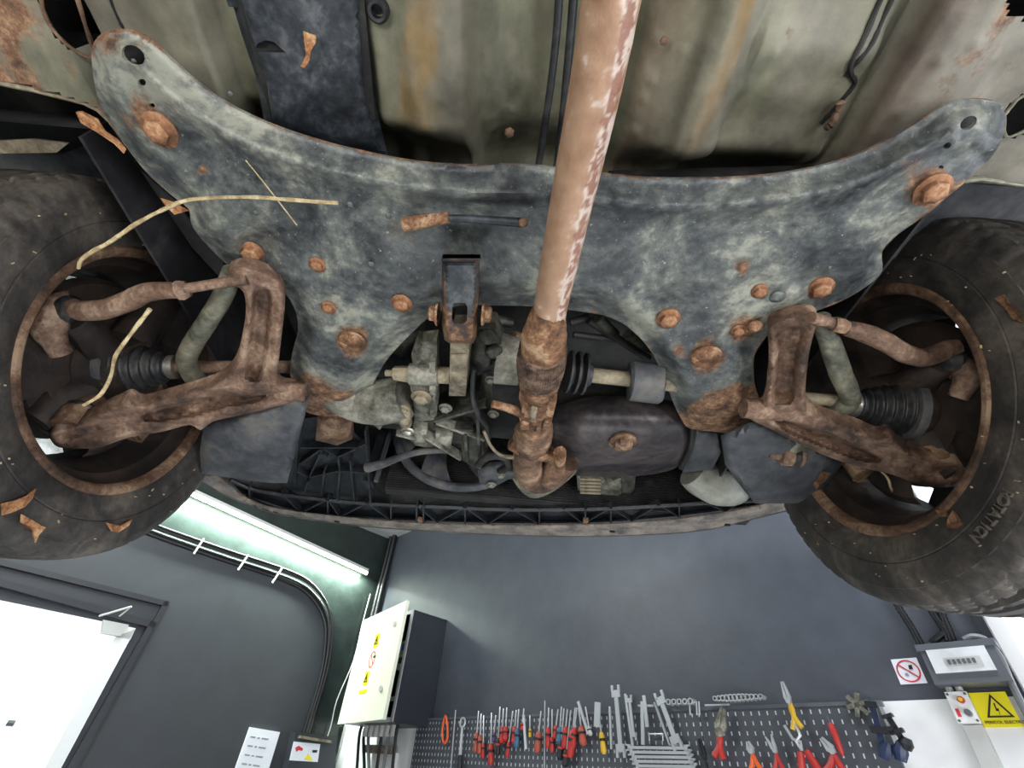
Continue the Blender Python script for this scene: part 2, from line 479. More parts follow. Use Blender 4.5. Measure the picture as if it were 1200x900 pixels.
# ================================================================== THE ROOM
class Frame:
    """a wall: r to the right, z up, n into the room; d = distance of the wall plane along -n"""
    def __init__(s, r, n, d):
        s.r, s.n, s.d = V(r).normalized(), V(n).normalized(), d
        s.o = s.n * -d
    def p(s, u, v, w=0.0): return s.o + s.r * u + V((0, 0, v)) + s.n * w
    def pix(s, px, py, w=0.0):
        q = atn(px, py, s.o + s.n * w, s.n); return ((q - s.o).dot(s.r), q.z)
    def at(s, px, py, w=0.0): return atn(px, py, s.o + s.n * w, s.n)
    def poly(s, m, pts, w0, w1):             # outline given in pixels, laid on the wall
        q = [s.pix(x, y, w0) for x, y in pts]
        return m.prism([s.p(u, v, w0) for u, v in q], s.n * (w1 - w0))
    def rect(s, m, u0, u1, v0, v1, w0, w1):
        return m.obox(s.p(u0, v0, w0), s.r * (u1 - u0), V((0, 0, v1 - v0)), s.n * (w1 - w0))
BK = Frame((0.669, -0.743, 0), (-0.743, -0.669, 0), 1.90)
LF = Frame((0.743, 0.669, 0), (0.669, -0.743, 0), 3.44)
FLOORZ, CEILZ = -1.55, 1.50
UC = (LF.o + BK.n * 0).dot(BK.r)            # u of the corner on the back wall
uc_b = -LF.d * LF.n.dot(BK.r)               # corner: p.LF.n = -3.44
# corner position
A2 = Matrix(((BK.n.x, BK.n.y), (LF.n.x, LF.n.y))); rhs = V((-BK.d, -LF.d)); xy = A2.inverted() @ rhs
CORNER = V((xy.x, xy.y, 0)); ucB = (CORNER - BK.o).dot(BK.r); ucL = (CORNER - LF.o).dot(LF.r)
uR = BK.pix(1133, 712)[0]                   # where the dark wall ends at the opening on the right

def room(name, m, mat, **k): return m.build(name, mat, None, False, kind='structure', **k)
room('wall_back', BK.rect(M(), ucB, uR, FLOORZ, CEILZ, -0.12, 0.0), 'wall')
room('wall_left', LF.rect(M(), ucL - 5.4, ucL + 0.12, FLOORZ, CEILZ, -0.12, 0.0), 'gloss')
fl = M().obox(CORNER + V((0, 0, FLOORZ - 0.1)) - LF.r * 5.4 - BK.r * 0.1 + LF.r * .1, LF.r * 5.4, BK.r * 5.2, (0, 0, 0.1))
room('floor', fl, 'concrete')
room('ceiling', M().obox(CORNER + V((0, 0, CEILZ)) - LF.r * 5.4 - BK.r * 0.1 + LF.r * .1, LF.r * 5.4, BK.r * 5.2, (0, 0, 0.1)), 'ceiling')
room('wall_right', M().obox(CORNER + BK.r * 5.0 + V((0, 0, FLOORZ)), -LF.r * 5.4, BK.r * .12, (0, 0, CEILZ - FLOORZ)), 'whitewall')
room('wall_rear', M().obox(CORNER - LF.r * 5.3 + V((0, 0, FLOORZ)), -LF.r * .12, BK.r * 5.0, (0, 0, CEILZ - FLOORZ)), 'whitewall')
# opening with daylight on the right of the back wall: dark jamb and a backlit frosted pane
uJ = BK.pix(1146, 712)[0]
t = M(); BK.rect(t, uR, uJ, FLOORZ, CEILZ, -0.12, 0.03); room('trim_1', t, 'trimdark')
w = M(); BK.rect(w, uJ, uJ + 1.75, FLOORZ, CEILZ, -0.10, -0.08)
win = room('window_1', w, 'daylight')
fr = M()
for a in (0.0, 0.85, 1.70): BK.rect(fr, uJ + a, uJ + a + .035, FLOORZ, CEILZ, -0.08, -0.055)
fr.build('window_frame', 'white', win, False)
# the white lower part of the back wall
vW = (BK.pix(1030, 820)[1] + BK.pix(487, 845)[1]) / 2
t = M(); BK.rect(t, ucB, uR - .002, FLOORZ, vW, 0.0, 0.012); room('trim_2', t, 'whitewall')
# corner conduit in the angle of the two walls
t = M()
for k, off in enumerate((0.05, 0.10)):
    a = BK.p(ucB + off, vW + .5 - .05 * k, .03); t.tube([a, BK.p(ucB + off, CEILZ, .03)], 0.018, 10)
t.build('corner_conduit', 'cable', None, label='grey conduits running up the corner above the cream enclosure', cat='conduit')

# matte panel on the left wall, rounded at its upper right corner, and the door in it
panel_px = [(-260, 490), (0, 562), (95, 592), (175, 622), (260, 652), (340, 682), (368, 700), (381, 730), (377, 780), (366, 830), (358, 866), (345, 930), (335, 990), (-300, 1010)]
pm = M(); LF.poly(pm, smoothpoly(panel_px, 3), 0.0, 0.025)
room('trim_3', pm, 'panel')
def strip(px, w0, w1, wd, mat, name):
    m = M()
    for a, b in zip(px[:-1], px[1:]):
        A, B = LF.at(*a, w0), LF.at(*b, w0); d = (B - A).normalized(); s = LF.n.cross(d)
        m.obox(A - s * wd / 2 - d * wd / 2, d * ((B - A).length + wd), s * wd, LF.n * (w1 - w0))
    return room(name, m, mat)
strip([(-60, 645), (193, 708), (78, 915)], 0.025, 0.05, 0.025, 'trimdark', 'trim_4')
strip([(-60, 668), (176, 733), (62, 935)], 0.025, 0.065, 0.03, 'trimdark', 'trim_5')
# door leaf, daylight behind its glass
dr = M(); LF.poly(dr, [(-70, 690), (158, 737), (49, 940), (-120, 940)], 0.025, 0.045)
door = room('door_1', dr, 'daylight')
m = M(); LF.poly(m, [(-70, 690), (158, 737), (152, 750), (-70, 706)], 0.045, 0.06); m.build('top_rail', 'white', door, False)
m = M(); LF.poly(m, [(158, 737), (49, 940), (30, 940), (133, 748)], 0.045, 0.06); m.build('stile', 'white', door, False)
m = M(); LF.poly(m, [(120, 727), (150, 733), (140, 746), (118, 742)], 0.06, 0.085); m.build('door_closer', 'lightgrey', door, False)
m = M(); m.tube([LF.at(8, 847, .05), LF.at(17, 848, .05)], .012, 8); m.build('door_handle', 'greybox', door)

# LED tube over the glossy strip of the left wall, and its light
ta, tb = LF.at(196, 566, .05), LF.at(430, 672, .05)
lt = empty('led_tube', (ta + tb) / 2, 'bright white LED tube glowing along the top of the left wall', 'lamp')
M().tube([ta, tb], 0.011, 12).build('diffuser', 'tube', lt)
m = M(); d = (tb - ta).normalized(); up = d.cross(LF.n); up = up if up.z > 0 else -up
m.obox(ta + up * .012 - LF.n * .04, tb - ta, up * .02, LF.n * .05); m.build('housing', 'lightgrey', lt, False)
L = area('led_tube_light', (ta + tb) / 2 - up * .03 + LF.n * .03, (ta + tb) / 2 - up * .5 - LF.n * .12, (tb - ta).length, .03, 55, (.88, 1.0, .88))
zx = (ta + tb) / 2
zz = (up * .5 + LF.n * .15).normalized(); xx = d; yy = zz.cross(xx).normalized(); xx = yy.cross(zz)
L.matrix_world = Matrix.Translation(zx - up * .03 + LF.n * .03) @ Matrix((xx, yy, zz)).transposed().to_4x4()

# cables round the matte panel
cab = [(150, 606), (178, 620), (260, 649), (335, 674), (366, 692), (384, 722), (384, 760), (376, 800), (362, 845), (357, 862)]
for k, (dx, dy, r) in enumerate(((-4, 5, .011), (0, 2, .010), (4, -2, .010), (2, -6, .008))):
    P = [LF.at(x + dx, y + dy, .03 + .006 * (k % 2)) for x, y in smoothpoly(cab, 5, False)]
    M().tube(P, r, 8).build('wall_cable', 'cable', None, True, ['black cable on the panel edge, innermost of four round the dark panel', 'second black cable from the dark panel, clipped round its corner',
        'third black cable from the dark panel, bending down to the switch box', 'outermost thin black cable round the dark panel, nearest the LED tube'][k], 'cable', 'cables clipped round the dark wall panel')
for i, (x, y) in enumerate([(233, 640), (285, 659), (325, 674)]):
    m = M(); m.bar(LF.at(x - 6, y + 9, .05), LF.at(x + 6, y - 9, .05), .01, .006, LF.n)
    m.build('cable_tie', 'lightgrey', None, False, ['cable tie round the cables, nearest the left tyre', 'cable tie round the cables, middle of three', 'cable tie round the cables nearest the bend'][i], 'cable tie', 'ties on the wall cables')
m = M(); m.tube([LF.at(116, 722, .07), LF.at(150, 712, .12), LF.at(154, 711, .12)], .005, 6); m.tube([LF.at(154, 711, .12), LF.at(140, 722, .07)], .004, 6)
m.build('door_arm', 'lightgrey', door)

# paper and switch box on the left wall
pp = M(); LF.poly(pp, [(292, 852), (327, 858), (308, 920), (268, 920)], .03, .045)
pg = pp.build('notice_sheet', 'paper', None, False, 'white notice with faint printed lines on the dark panel left of the switch box', 'notice')
m = M()
for i in range(4):
    x, y = 291 - i * 3.4, 862 + i * 10.5
    for k, (a, b) in enumerate(((3, 9), (11, 14), (16, 24))): LF.poly(m, [(x + a, y + a * .15), (x + b, y + b * .15), (x + b - 1, y + 1.8 + b * .15), (x + a - 1, y + 1.8 + a * .15)], .045, .0465)
m.build('print_lines', 'greyink', pg, False)
sb = empty('switch_box', LF.at(357, 880, 0), 'dark wall switch box with white label and red and yellow marks', 'switch box')
m = M(); LF.poly(m, [(338, 858), (386, 864), (382, 925), (322, 925)], .0, .10); m.build('housing', 'cabinet', sb, False)
m = M(); LF.poly(m, [(350, 862), (387, 868), (386, 871), (349, 865)], .10, .13); m.build('lip', 'beige', sb, False)
m = M(); LF.poly(m, [(344, 869), (375, 872), (372, 893), (339, 891)], .10, .104); lb = m.build('face_label', 'paper', sb, False)
m = M()
LF.poly(m, [(346, 876), (350, 874), (355, 877), (354, 880), (350, 879), (347, 881)], .104, .106); m.build('red_mark', 'redink', lb, False)
m = M(); LF.poly(m, [(366, 879), (372, 879), (371, 882), (366, 882)], .104, .106); m.build('black_mark', 'ink', lb, False)
m = M(); LF.poly(m, [(361, 883), (366, 891), (356, 890)], .104, .106); m.build('warning_mark', 'yellow', lb, False)

# ---------------------------------------------------------------- cream enclosure near the corner
hu, hv = BK.pix(428, 727, .25); lu, lv = BK.pix(405, 849, .25)
ru, rv = BK.pix(484, 718, .25); bu, bv = BK.pix(462, 845, .25)
U0, U1 = (hu + lu) / 2, (ru + bu) / 2; V0, V1 = (lv + bv) / 2, (hv + rv) / 2
en = empty('electrical_enclosure', BK.p((U0 + U1) / 2, V0, 0), 'tall electrical cabinet with cream door ajar and dark grey side, in the corner', 'electrical cabinet')
m = M(); T_ = .012
BK.rect(m, U0, U0 + T_, V0, V1, 0, .25); BK.rect(m, U1 - T_, U1, V0, V1, 0, .25); BK.rect(m, U0, U1, V1 - T_, V1, 0, .25)
BK.rect(m, U0, U1, V0, V0 + T_, 0, .25); BK.rect(m, U0, U1, V0, V1, 0, .012); m.build('body', 'cabinet', en, False)
m = M(); rim = .02
BK.rect(m, U1 - rim, U1 + .001, V0, V1, .25, .256); BK.rect(m, U0, U1, V1 - rim, V1, .25, .256); BK.rect(m, U0, U1, V0, V0 + rim, .25, .256)
m.build('rim', 'lightgrey', en, False)
m = M(); mid = (V0 + V1) / 2
for i, vv in enumerate((V1 - .18, mid + .02)):
    q = M(); BK.rect(q, U1 - .14, U1 - .03, vv - .04, vv + .03, .1, .22); b = q.build('breaker', 'lightgrey' if i else 'whiteplastic', en, False)
    q = M(); BK.rect(q, U1 - .1, U1 - .05, vv - .015, vv + .015, .22, .226); q.build('breaker_switch', 'ink' if i else 'bluew', b, False)
q = M(); BK.rect(q, U0 + .02, U1 - .02, V0 + .1, V0 + .12, .2, .215); q.build('rail', 'lightgrey', en, False)
# the door, hinged at the left, swung a little open
du, dv = BK.pix(474, 713, .36); eu, ev = BK.pix(457, 845, .36)
A0, A1 = BK.p(U0, V0 - .005, .262), BK.p((du + eu) / 2, V0 - .005, .36)
dx = (A1 - A0); dn = dx.cross(V((0, 0, 1))).normalized(); dn = dn if dn.dot(BK.n) > 0 else -dn
H = V1 - V0 + .01
dm = M().obox(A0, dx, (0, 0, H), dn * .018).build('door', 'cream', en, False)
def onp(base, ex, nn, s, z, w=.0): return base + ex * s + V((0, 0, z)) + nn * w
def sgn(mat, nm, pts, par, base, ex, nn, w, th=.003):
    return M().prism([onp(base, ex, nn, a, b, w) for a, b in pts], nn * th).build(nm, mat, par, False)
W_ = dx.length; ex = dx.normalized(); fb = A0 + dn * .018
def warn_sign(cx, cz, s, par):
    a = sgn('yellow', 'warning_sticker', [(cx - s, cz - s), (cx + s, cz - s), (cx + s, cz + s * 1.2), (cx - s, cz + s * 1.2)], par, fb, ex, dn, 0, .002)
    tri = [(cx - s * .8, cz - s * .55), (cx + s * .8, cz - s * .55), (cx, cz + s)]
    inn = [(cx - s * .52, cz - s * .38), (cx + s * .52, cz - s * .38), (cx, cz + s * .62)]
    for i in range(3):
        j = (i + 1) % 3; sgn('ink', 'triangle_edge', [tri[i], tri[j], inn[j], inn[i]], a, fb, ex, dn, .002, .0015)
    sgn('ink', 'flash_mark', [(cx - .002, cz + s * .35), (cx + .006, cz + s * .3), (cx + .001, cz), (cx + .007, cz), (cx - .003, cz - s * .35), (cx, cz - .04 * s), (cx - .006, cz)], a, fb, ex, dn, .002, .0015)
warn_sign(W_ * .50, H * .70, .032, dm); warn_sign(W_ * .46, H * .36, .030, dm)
sgn('yellow', 'yellow_strip', [(W_ * .36, H * .235), (W_ * .54, H * .235), (W_ * .54, H * .265), (W_ * .36, H * .265)], dm, fb, ex, dn, 0, .002)
def ringsgn(cx, cz, r, par, base, ex, dn, mat='redink', wd=.18, n=28, w=0.0, slash=((-.6, .6), (.6, -.6))):
    m = M()
    for i in range(n):
        a, b = 2 * pi * i / n, 2 * pi * (i + 1) / n
        m.prism([onp(base, ex, dn, cx + r * k * cos(t), cz + r * k * sin(t), w) for k, t in ((1, a), (1, b), (1 - wd, b), (1 - wd, a))], dn * .0015)
    (x0, y0), (x1, y1) = slash; L = math.hypot(x1 - x0, y1 - y0); ox, oy = -(y1 - y0) / L * wd / 2, (x1 - x0) / L * wd / 2
    m.prism([onp(base, ex, dn, cx + r * a, cz + r * b, w) for a, b in ((x0 + ox, y0 + oy), (x1 + ox, y1 + oy), (x1 - ox, y1 - oy), (x0 - ox, y0 - oy))], dn * .0017)
    return m.build('prohibition_ring', mat, par, False)
ringsgn(W_ * .49, H * .53, .042, dm, fb, ex, dn, wd=.14)
sgn('ink', 'pictogram', [(W_ * .51, H * .54), (W_ * .56, H * .54), (W_ * .56, H * .56), (W_ * .51, H * .56)], dm, fb, ex, dn, 0, .002)
for z in (.80, .24):
    c = onp(fb, ex, dn, W_ * .86, H * z); m = M(); m.tube([c, c + dn * .012], .014, 12); m.build('latch', 'lightgrey', dm)
# glands and cables below it
g = M()
for i in range(6): c = BK.p(U0 + .10 + i * .055, V0, .14); g.tube([c, c - V((0, 0, .05))], .02, 10)
g.build('cable_gland', 'lightgrey', en)
for i, (a, b, mt) in enumerate(((0.03, -.02, 'cable'), (.08, .16, 'cable'), (.13, .2, 'greycable'), (.26, .24, 'cable'), (.33, .27, 'greycable'), (.40, .42, 'cable'))):
    c = BK.p(U0 + a, V0, .14); e = BK.p(U0 + b, V0 - .55, .075)
    P = [c, c - V((0, 0, .06)), c.lerp(e, .35) - V((0, 0, .07)) + BK.r * (.05 if i < 3 else 0), c.lerp(e, .7), e]
    M().tube([V(q) for q in smoothpoly([tuple(x) for x in P], 4, False)], .009, 7).build('enclosure_cable', mt, None, True,
        ['black cable leaving the cabinet at its left edge', 'black cable looping below the cabinet', 'grey cable looping behind the black one under the cabinet', 'black cable dropping from the middle of the cabinet', 'pale grey cable beside the middle drop under the cabinet', 'black cable dropping from the right of the cabinet'][i], 'cable', 'cables below the electrical cabinet')
m = M(); pj = BK.pix(452, 882, .02); BK.rect(m, pj[0] - .11, pj[0] + .12, pj[1] - .35, pj[1] + .0, .012, .04)
jb = m.build('junction_box', 'white', None, False, 'white box on the white wall below the electrical cabinet', 'junction box')
m = M(); c = BK.p(pj[0], pj[1] + .01, .05); m.cbox(c, BK.r * .2, BK.n * .12, (0, 0, .035)); m.build('box_lip', 'beige', jb, False)
# thin white thread down the glossy wall
P = [LF.at(x, y, .03) for x, y in smoothpoly([(434, 696), (425, 730), (414, 775), (395, 820), (388, 850), (382, 868)], 4, False)]
M().tube(P, .0035, 6).build('hanging_thread', 'web', None, True, 'thin pale wire hanging down the glossy dark wall left of the cream cabinet', 'wire')
P = [LF.at(x, y, .03) for x, y in smoothpoly([(404, 852), (400, 880), (392, 915)], 4, False)]
M().tube(P, .008, 6).build('hanging_wire', 'lightgrey', None, True, 'short pale cable running down the corner below the cream cabinet', 'wire')

# ---------------------------------------------------------------- right side of the back wall
def quad(px, w): return [BK.pix(x, y, w) for x, y in px]
q = quad([(1074, 757), (1162, 751), (1187, 797), (1097, 803)], .09)
bu0 = (q[0][0] + q[3][0]) / 2; bu1 = (q[1][0] + q[2][0]) / 2; bv1 = (q[0][1] + q[1][1]) / 2; bv0 = (q[2][1] + q[3][1]) / 2
bb = empty('breaker_box', BK.p((bu0 + bu1) / 2, bv0, 0), 'grey breaker box with a clear window, right end of the back wall', 'breaker box')
m = M(); BK.rect(m, bu0, bu1, bv0, bv1, 0, .09)
m.build('housing', 'greybox', bb, False)
bw, bh = bu1 - bu0, bv1 - bv0
iu0, iu1, iv0, iv1 = bu0 + .09 * bw, bu1 - .12 * bw, bv0 + .26 * bh, bv1 - .13 * bh
m = M(); BK.rect(m, iu0, iu1, iv0, iv1, .09, .098); wn = m.build('window_cover', 'clear', bb, False)
m = M(); BK.rect(m, iu0 + .2 * bw, iu1 - .12 * bw, iv0 + .15 * bh, iv0 + .36 * bh, .098, .102); m.build('breaker_row', 'lightgrey', wn, False)
m = M()
for i in range(6): BK.rect(m, iu0 + bw * (.23 + i * .065), iu0 + bw * (.27 + i * .065), iv0 + .19 * bh, iv0 + .31 * bh, .102, .106)
m.build('breaker_switches', 'greybox', wn, False, kind='stuff')
m = M(); BK.rect(m, bu0 - .006, bu1 + .006, bv1 - .012, bv1 + .004, .0, .095); m.build('top_edge', 'greybox', bb, False)
# conduits rising from it
for i, (px, lab) in enumerate((([(1032, 668), (1050, 706), (1068, 735), (1080, 757)], 'black corrugated conduit left of the pair, rising from the breaker box'),
        ([(1083, 690), (1092, 715), (1108, 740), (1112, 752)], 'black corrugated conduit, left one of the close pair over the breaker box'),
        ([(1092, 692), (1102, 715), (1113, 742), (1117, 752)], 'black corrugated conduit, right one of the close pair over the breaker box'),
        ([(1108, 741), (1100, 747), (1092, 754)], 'short corrugated stub bending left onto the breaker box'))):
    px = smoothpoly(px, 14, False); P = [BK.at(x, y, .03) for x, y in px]
    R = [(.0105 if k % 2 else .0078) for k in range(len(P))]
    M().tube(P, R, 10).build('corrugated_conduit', 'cable', None, True, lab, 'conduit', 'corrugated conduits over the breaker box', angle=180)
P = [BK.at(x, y, .07) for x, y in smoothpoly([(1130, 750), (1140, 746), (1155, 750), (1172, 770), (1185, 800), (1200, 830), (1215, 860)], 6, False)]
M().tube(P, .008, 8).build('wall_cable', 'greycable', None, True, 'grey cable arching over the breaker box and down its right side', 'cable')
# prohibition sign, taped to the wall
q = quad([(1043, 773), (1073, 771), (1088, 800), (1057, 803)], .0)
su0 = (q[0][0] + q[3][0]) / 2; su1 = (q[1][0] + q[2][0]) / 2; sv1 = (q[0][1] + q[1][1]) / 2; sv0 = (q[2][1] + q[3][1]) / 2
m = M(); BK.rect(m, su0, su1, sv0, sv1, 0, .003); ps = m.build('prohibition_sign', 'paper', None, False, 'square white sign with a red crossed circle beside the breaker box', 'sign')
cu, cv = (su0 + su1) / 2, (sv0 + sv1) / 2; rr = min(su1 - su0, sv1 - sv0) * .44
ringsgn(cu, cv, rr, ps, BK.o, BK.r, BK.n, wd=.12, w=.003, slash=((-.68, .62), (.68, -.62)))
sgn('ink', 'bucket_mark', [(cu + rr * .15, cv + rr * .15), (cu + rr * .45, cv + rr * .15), (cu + rr * .5, cv + rr * .5), (cu + rr * .2, cv + rr * .5)], ps, BK.o, BK.r, BK.n, .003)
sgn('greyink', 'flame_mark', [(cu - rr * .4, cv - rr * .4), (cu - rr * .1, cv - rr * .4), (cu - rr * .15, cv - rr * .2), (cu - rr * .35, cv - rr * .15)], ps, BK.o, BK.r, BK.n, .003)
# socket plate and trunking
q = quad([(1106, 811), (1131, 810), (1150, 846), (1124, 849)], .06)
su0 = (q[0][0] + q[3][0]) / 2; su1 = (q[1][0] + q[2][0]) / 2; sv1 = (q[0][1] + q[1][1]) / 2; sv0 = (q[2][1] + q[3][1]) / 2
ct = empty('control_box', BK.p((su0 + su1) / 2, sv0, 0), 'small white control box with an amber lamp and a grey knob, under the breaker box', 'control box')
m = M(); BK.rect(m, su0 + .004, su1 - .004, sv0 + .004, sv1 - .004, .012, .045); m.build('body', 'lightgrey', ct, False)
m = M(); BK.rect(m, su0, su1, sv0, sv1, .045, .06); fp = m.build('front_plate', 'white', ct, False)
sw, sh = su1 - su0, sv1 - sv0
def disc(u, v, w0, w1, r, mat, nm, par): m = M(); m.tube([BK.p(u, v, w0), BK.p(u, v, w1)], r, 14); return m.build(nm, mat, par)
disc(su0 + sw * .62, sv0 + sh * .72, .06, .07, .0075, 'redh', 'lamp_ring', fp); disc(su0 + sw * .62, sv0 + sh * .72, .07, .078, .0045, 'yellowh', 'amber_lens', fp)
disc(su0 + sw * .68, sv0 + sh * .3, .06, .08, .0075, 'greybox', 'knob', fp)
for a, b in ((.1, .08), (.9, .08), (.1, .92), (.9, .92)): disc(su0 + sw * a, sv0 + sh * b, .06, .062, .003, 'greybox', 'screw', fp)
m = M(); BK.rect(m, su0 + sw * .14, su0 + sw * .3, sv0 + sh * .2, sv0 + sh * .46, .06, .0615); m.build('red_marking', 'redink', fp, False)
m = M(); m.tube([BK.p(su0 + sw * .25, sv1, .04), BK.p(su0 + sw * .25, bv0, .04)], .008, 8); m.tube([BK.p(su0 + sw * .7, sv1, .04), BK.p(su0 + sw * .7, bv0, .04)], .008, 8)
m.build('cable_glands', 'lightgrey', ct)
m = M(); BK.rect(m, su0 + sw * .1, su1 - sw * .05, FLOORZ, sv0 - .002, .012, .045)
m.build('cable_trunking', 'lightgrey', None, False, 'pale grey cable trunking running down from the small control box', 'trunking')
# yellow sign
q = quad([(1134, 812), (1175, 811), (1203, 852), (1155, 853)], .012)
su0 = (q[0][0] + q[3][0]) / 2; su1 = (q[1][0] + q[2][0]) / 2; sv1 = (q[0][1] + q[1][1]) / 2; sv0 = (q[2][1] + q[3][1]) / 2
m = M(); BK.rect(m, su0, su1, sv0, sv1, .012, .016); ys = m.build('warning_sign', 'yellow', None, False, 'yellow warning sign with a black lightning triangle and lettering, under the breaker box', 'sign')
sw, sh = su1 - su0, sv1 - sv0; cx = su0 + sw * .56
tri = [(cx - sw * .36, sv0 + sh * .27), (cx + sw * .36, sv0 + sh * .27), (cx, sv0 + sh * .95)]; ce = (cx, sv0 + sh * .48)
inn = [(ce[0] + (a - ce[0]) * .76, ce[1] + (b - ce[1]) * .76) for a, b in tri]
for i in range(3): sgn('ink', 'triangle_edge', [tri[i], tri[(i + 1) % 3], inn[(i + 1) % 3], inn[i]], ys, BK.o, BK.r, BK.n, .016, .001)
bx = [(-.02, .2), (.02, .2), (.0, .04), (.05, .05), (.0, -.2), (.015, -.03), (-.04, -.03)]
sgn('ink', 'flash_mark', [(ce[0] + a * sw, ce[1] + b * sh) for a, b in bx], ys, BK.o, BK.r, BK.n, .016, .001)
def text_on(body, fr, u, v, w, size, mat, par, name='lettering', right=None, up=None, origin=None, nrm=None, extr=.0006):
    c = bpy.data.curves.new('t', 'FONT'); c.body = body; c.size = size; c.extrude = extr; c.align_x = 'CENTER'; c.align_y = 'CENTER'
    o = bpy.data.objects.new('t', c); COL.objects.link(o)
    me = bpy.data.meshes.new_from_object(o.evaluated_get(bpy.context.evaluated_depsgraph_get()))
    bpy.data.objects.remove(o)
    me.materials.clear(); me.materials.append(MT[mat])
    ob = bpy.data.objects.new(name, me); COL.objects.link(ob)
    r_ = right or fr.r; u_ = up or V((0, 0, 1)); n_ = nrm or fr.n; O = origin if origin is not None else fr.p(u, v, w)
    ob.parent = par
    mw = Matrix((r_, u_, n_)).transposed().to_4x4(); mw.translation = O - wl(par)
    ob.matrix_local = mw
    return ob
text_on('PERICOL ELECTRIC', BK, su0 + sw * .60, sv0 + sh * .13, .0175, sh * .125, 'ink', ys)

# ---------------------------------------------------------------- pegboard and tools
pu0 = (BK.pix(487, 845, .03)[0] + BK.pix(484, 895, .03)[0]) / 2; pu1 = BK.pix(1030, 822, .03)[0]
pv1 = (BK.pix(487, 845, .03)[1] + BK.pix(1010, 820, .03)[1]) / 2
pb = empty('pegboard', BK.p((pu0 + pu1) / 2, pv1 - .75, 0), 'long dark grey perforated tool board on the back wall', 'pegboard')
m = M(); npan = 4; wd = (pu1 - pu0) / npan
for i in range(npan):
    q = M(); BK.rect(q, pu0 + i * wd + .001, pu0 + (i + 1) * wd - .001, pv1 - .75, pv1, .012, .03); q.build('panel', 'board', pb, False)
m = M(); BK.rect(m, pu0, pu1, pv1 - .006, pv1 + .004, .012, .034); m.build('top_edge', 'greybox', pb, False)
m = M(); s = .0262
nu = int((pu1 - pu0) / s)
for i in range(nu):
    for j in range(22):
        u = pu0 + s * (i + .5); v = pv1 - s * (j + .7)
        BK.rect(m, u - .0018, u + .0018, v - .0055, v + .0055, .03, .0308)
m.build('slots', 'slot', pb, False, kind='stuff')

ORD = ['first', 'second', 'third', 'fourth', 'fifth', 'sixth', 'seventh', 'eighth', 'ninth', 'tenth', 'eleventh', 'twelfth', 'thirteenth', 'fourteenth',
       'fifteenth', 'sixteenth', 'seventeenth', 'eighteenth', 'nineteenth', 'twentieth', 'twenty-first', 'twenty-second', 'twenty-third', 'twenty-fourth', 'twenty-fifth', 'twenty-sixth']
def axis_of(a, b, w=.055):
    A, B = BK.at(a[0], a[1], w), BK.at(b[0], b[1], w); d = (B - A); L = d.length; d.normalize()
    return A, B, d, d.cross(BK.n).normalized(), L
def screwdriver(a, b, hm, frac, hr, label, hname):
    A, B, d, s, L = axis_of(a, b)
    e = empty('screwdriver', B, label, 'screwdriver', 'screwdrivers hanging in a row on the pegboard')
    C = A + d * L * (1 - frac)
    M().tube([A, A + d * .004, C], [.0018, .0032, .0032], 7).build('blade', 'chrome', e)
    h = L * frac
    M().tube([C, C + d * h * .08, C + d * h * .25, C + d * h * .45, C + d * h * .85, B], [hr * .55, hr * .75, hr, hr * .8, hr, hr * .55], 9).build('handle', hm, e)
    k = C + d * h * .3
    M().tube([k, k + d * h * .12], hr * 1.03, 9).build('grip_band', 'blackh' if hm != 'blackh' else 'redh', e)
drv = [((561, 833), (557, 882), 'brownh', .47, .013), ((564, 836), (562, 884), 'brownh', .45, .013), ((567, 838), (566, 889), 'redh', .35, .009),
       ((576, 835), (575, 897), 'redh', .4, .014), ((581, 838), (578, 870), 'violeth', .35, .009), ((586, 828), (583, 886), 'blackh', .35, .012),
       ((590, 830), (588, 871), 'redh', .45, .014), ((594, 829), (592, 869), 'redh', .42, .014), ((601, 833), (594, 888), 'redh', .33, .009),
       ((605, 832), (602, 872), 'redh', .5, .014), ((608, 831), (605, 877), 'tealh', .5, .013), ((614, 830), (612, 856), 'redh', .35, .011),
       ((621, 838), (621, 864), 'yellowh', .4, .007), ((634, 833), (629, 882), 'brownh', .5, .015), ((643, 829), (642, 877), 'redh', .5, .013),
       ((647, 831), (647, 882), 'redh', .35, .010), ((654, 831), (650, 866), 'redh', .45, .012), ((658, 828), (655, 872), 'tealh', .45, .015),
       ((661, 830), (656, 891), 'blackh', .36, .014), ((665, 831), (661, 877), 'redh', .55, .013), ((669, 832), (662, 899), 'blackh', .3, .014),
       ((674, 829), (668, 888), 'redh', .55, .016), ((676, 829), (671, 877), 'redh', .5, .014), ((678, 829), (684, 874), 'brownh', .5, .016),
       ((686, 828), (692, 862), 'lightgrey', .3, .010), ((700, 824), (708, 884), 'yellowh', .42, .012)]
cn = dict(brownh='brick-red', redh='red', violeth='violet', blackh='black', tealh='steel-blue', yellowh='yellow', lightgrey='pale grey')
for i, (a, b, hm, fr_, hr) in enumerate(drv):
    screwdriver(a, b, hm, fr_, hr, '%s-handled screwdriver, %s from the left in the row on the pegboard' % (cn[hm], ORD[i]), cn[hm])
def rod(a, b, r, mat, name, label, cat, group=None):
    A, B, d, s, L = axis_of(a, b, .05); return M().tube([A, B], r, 7).build(name, mat, None, True, label, cat, group)
rod((534, 832), (528, 905), .003, 'chrome', 'steel_rod', 'thin steel rod hanging between the orange hook and the ratchet', 'rod')
rod((638.5, 821), (638, 902), .003, 'chrome', 'steel_rod', 'long thin steel rod standing up above the screwdriver row', 'rod')
# orange loop
P = [BK.at(x, y, .05) for x, y in smoothpoly([(522, 839), (518.5, 855), (519, 866), (521, 871), (524, 866), (524.5, 852)], 5)]
M().tube(P, .006, 8, closed=True).build('orange_hook', 'orangeh', None, True, 'orange plastic loop hanging at the left end of the pegboard', 'hook')
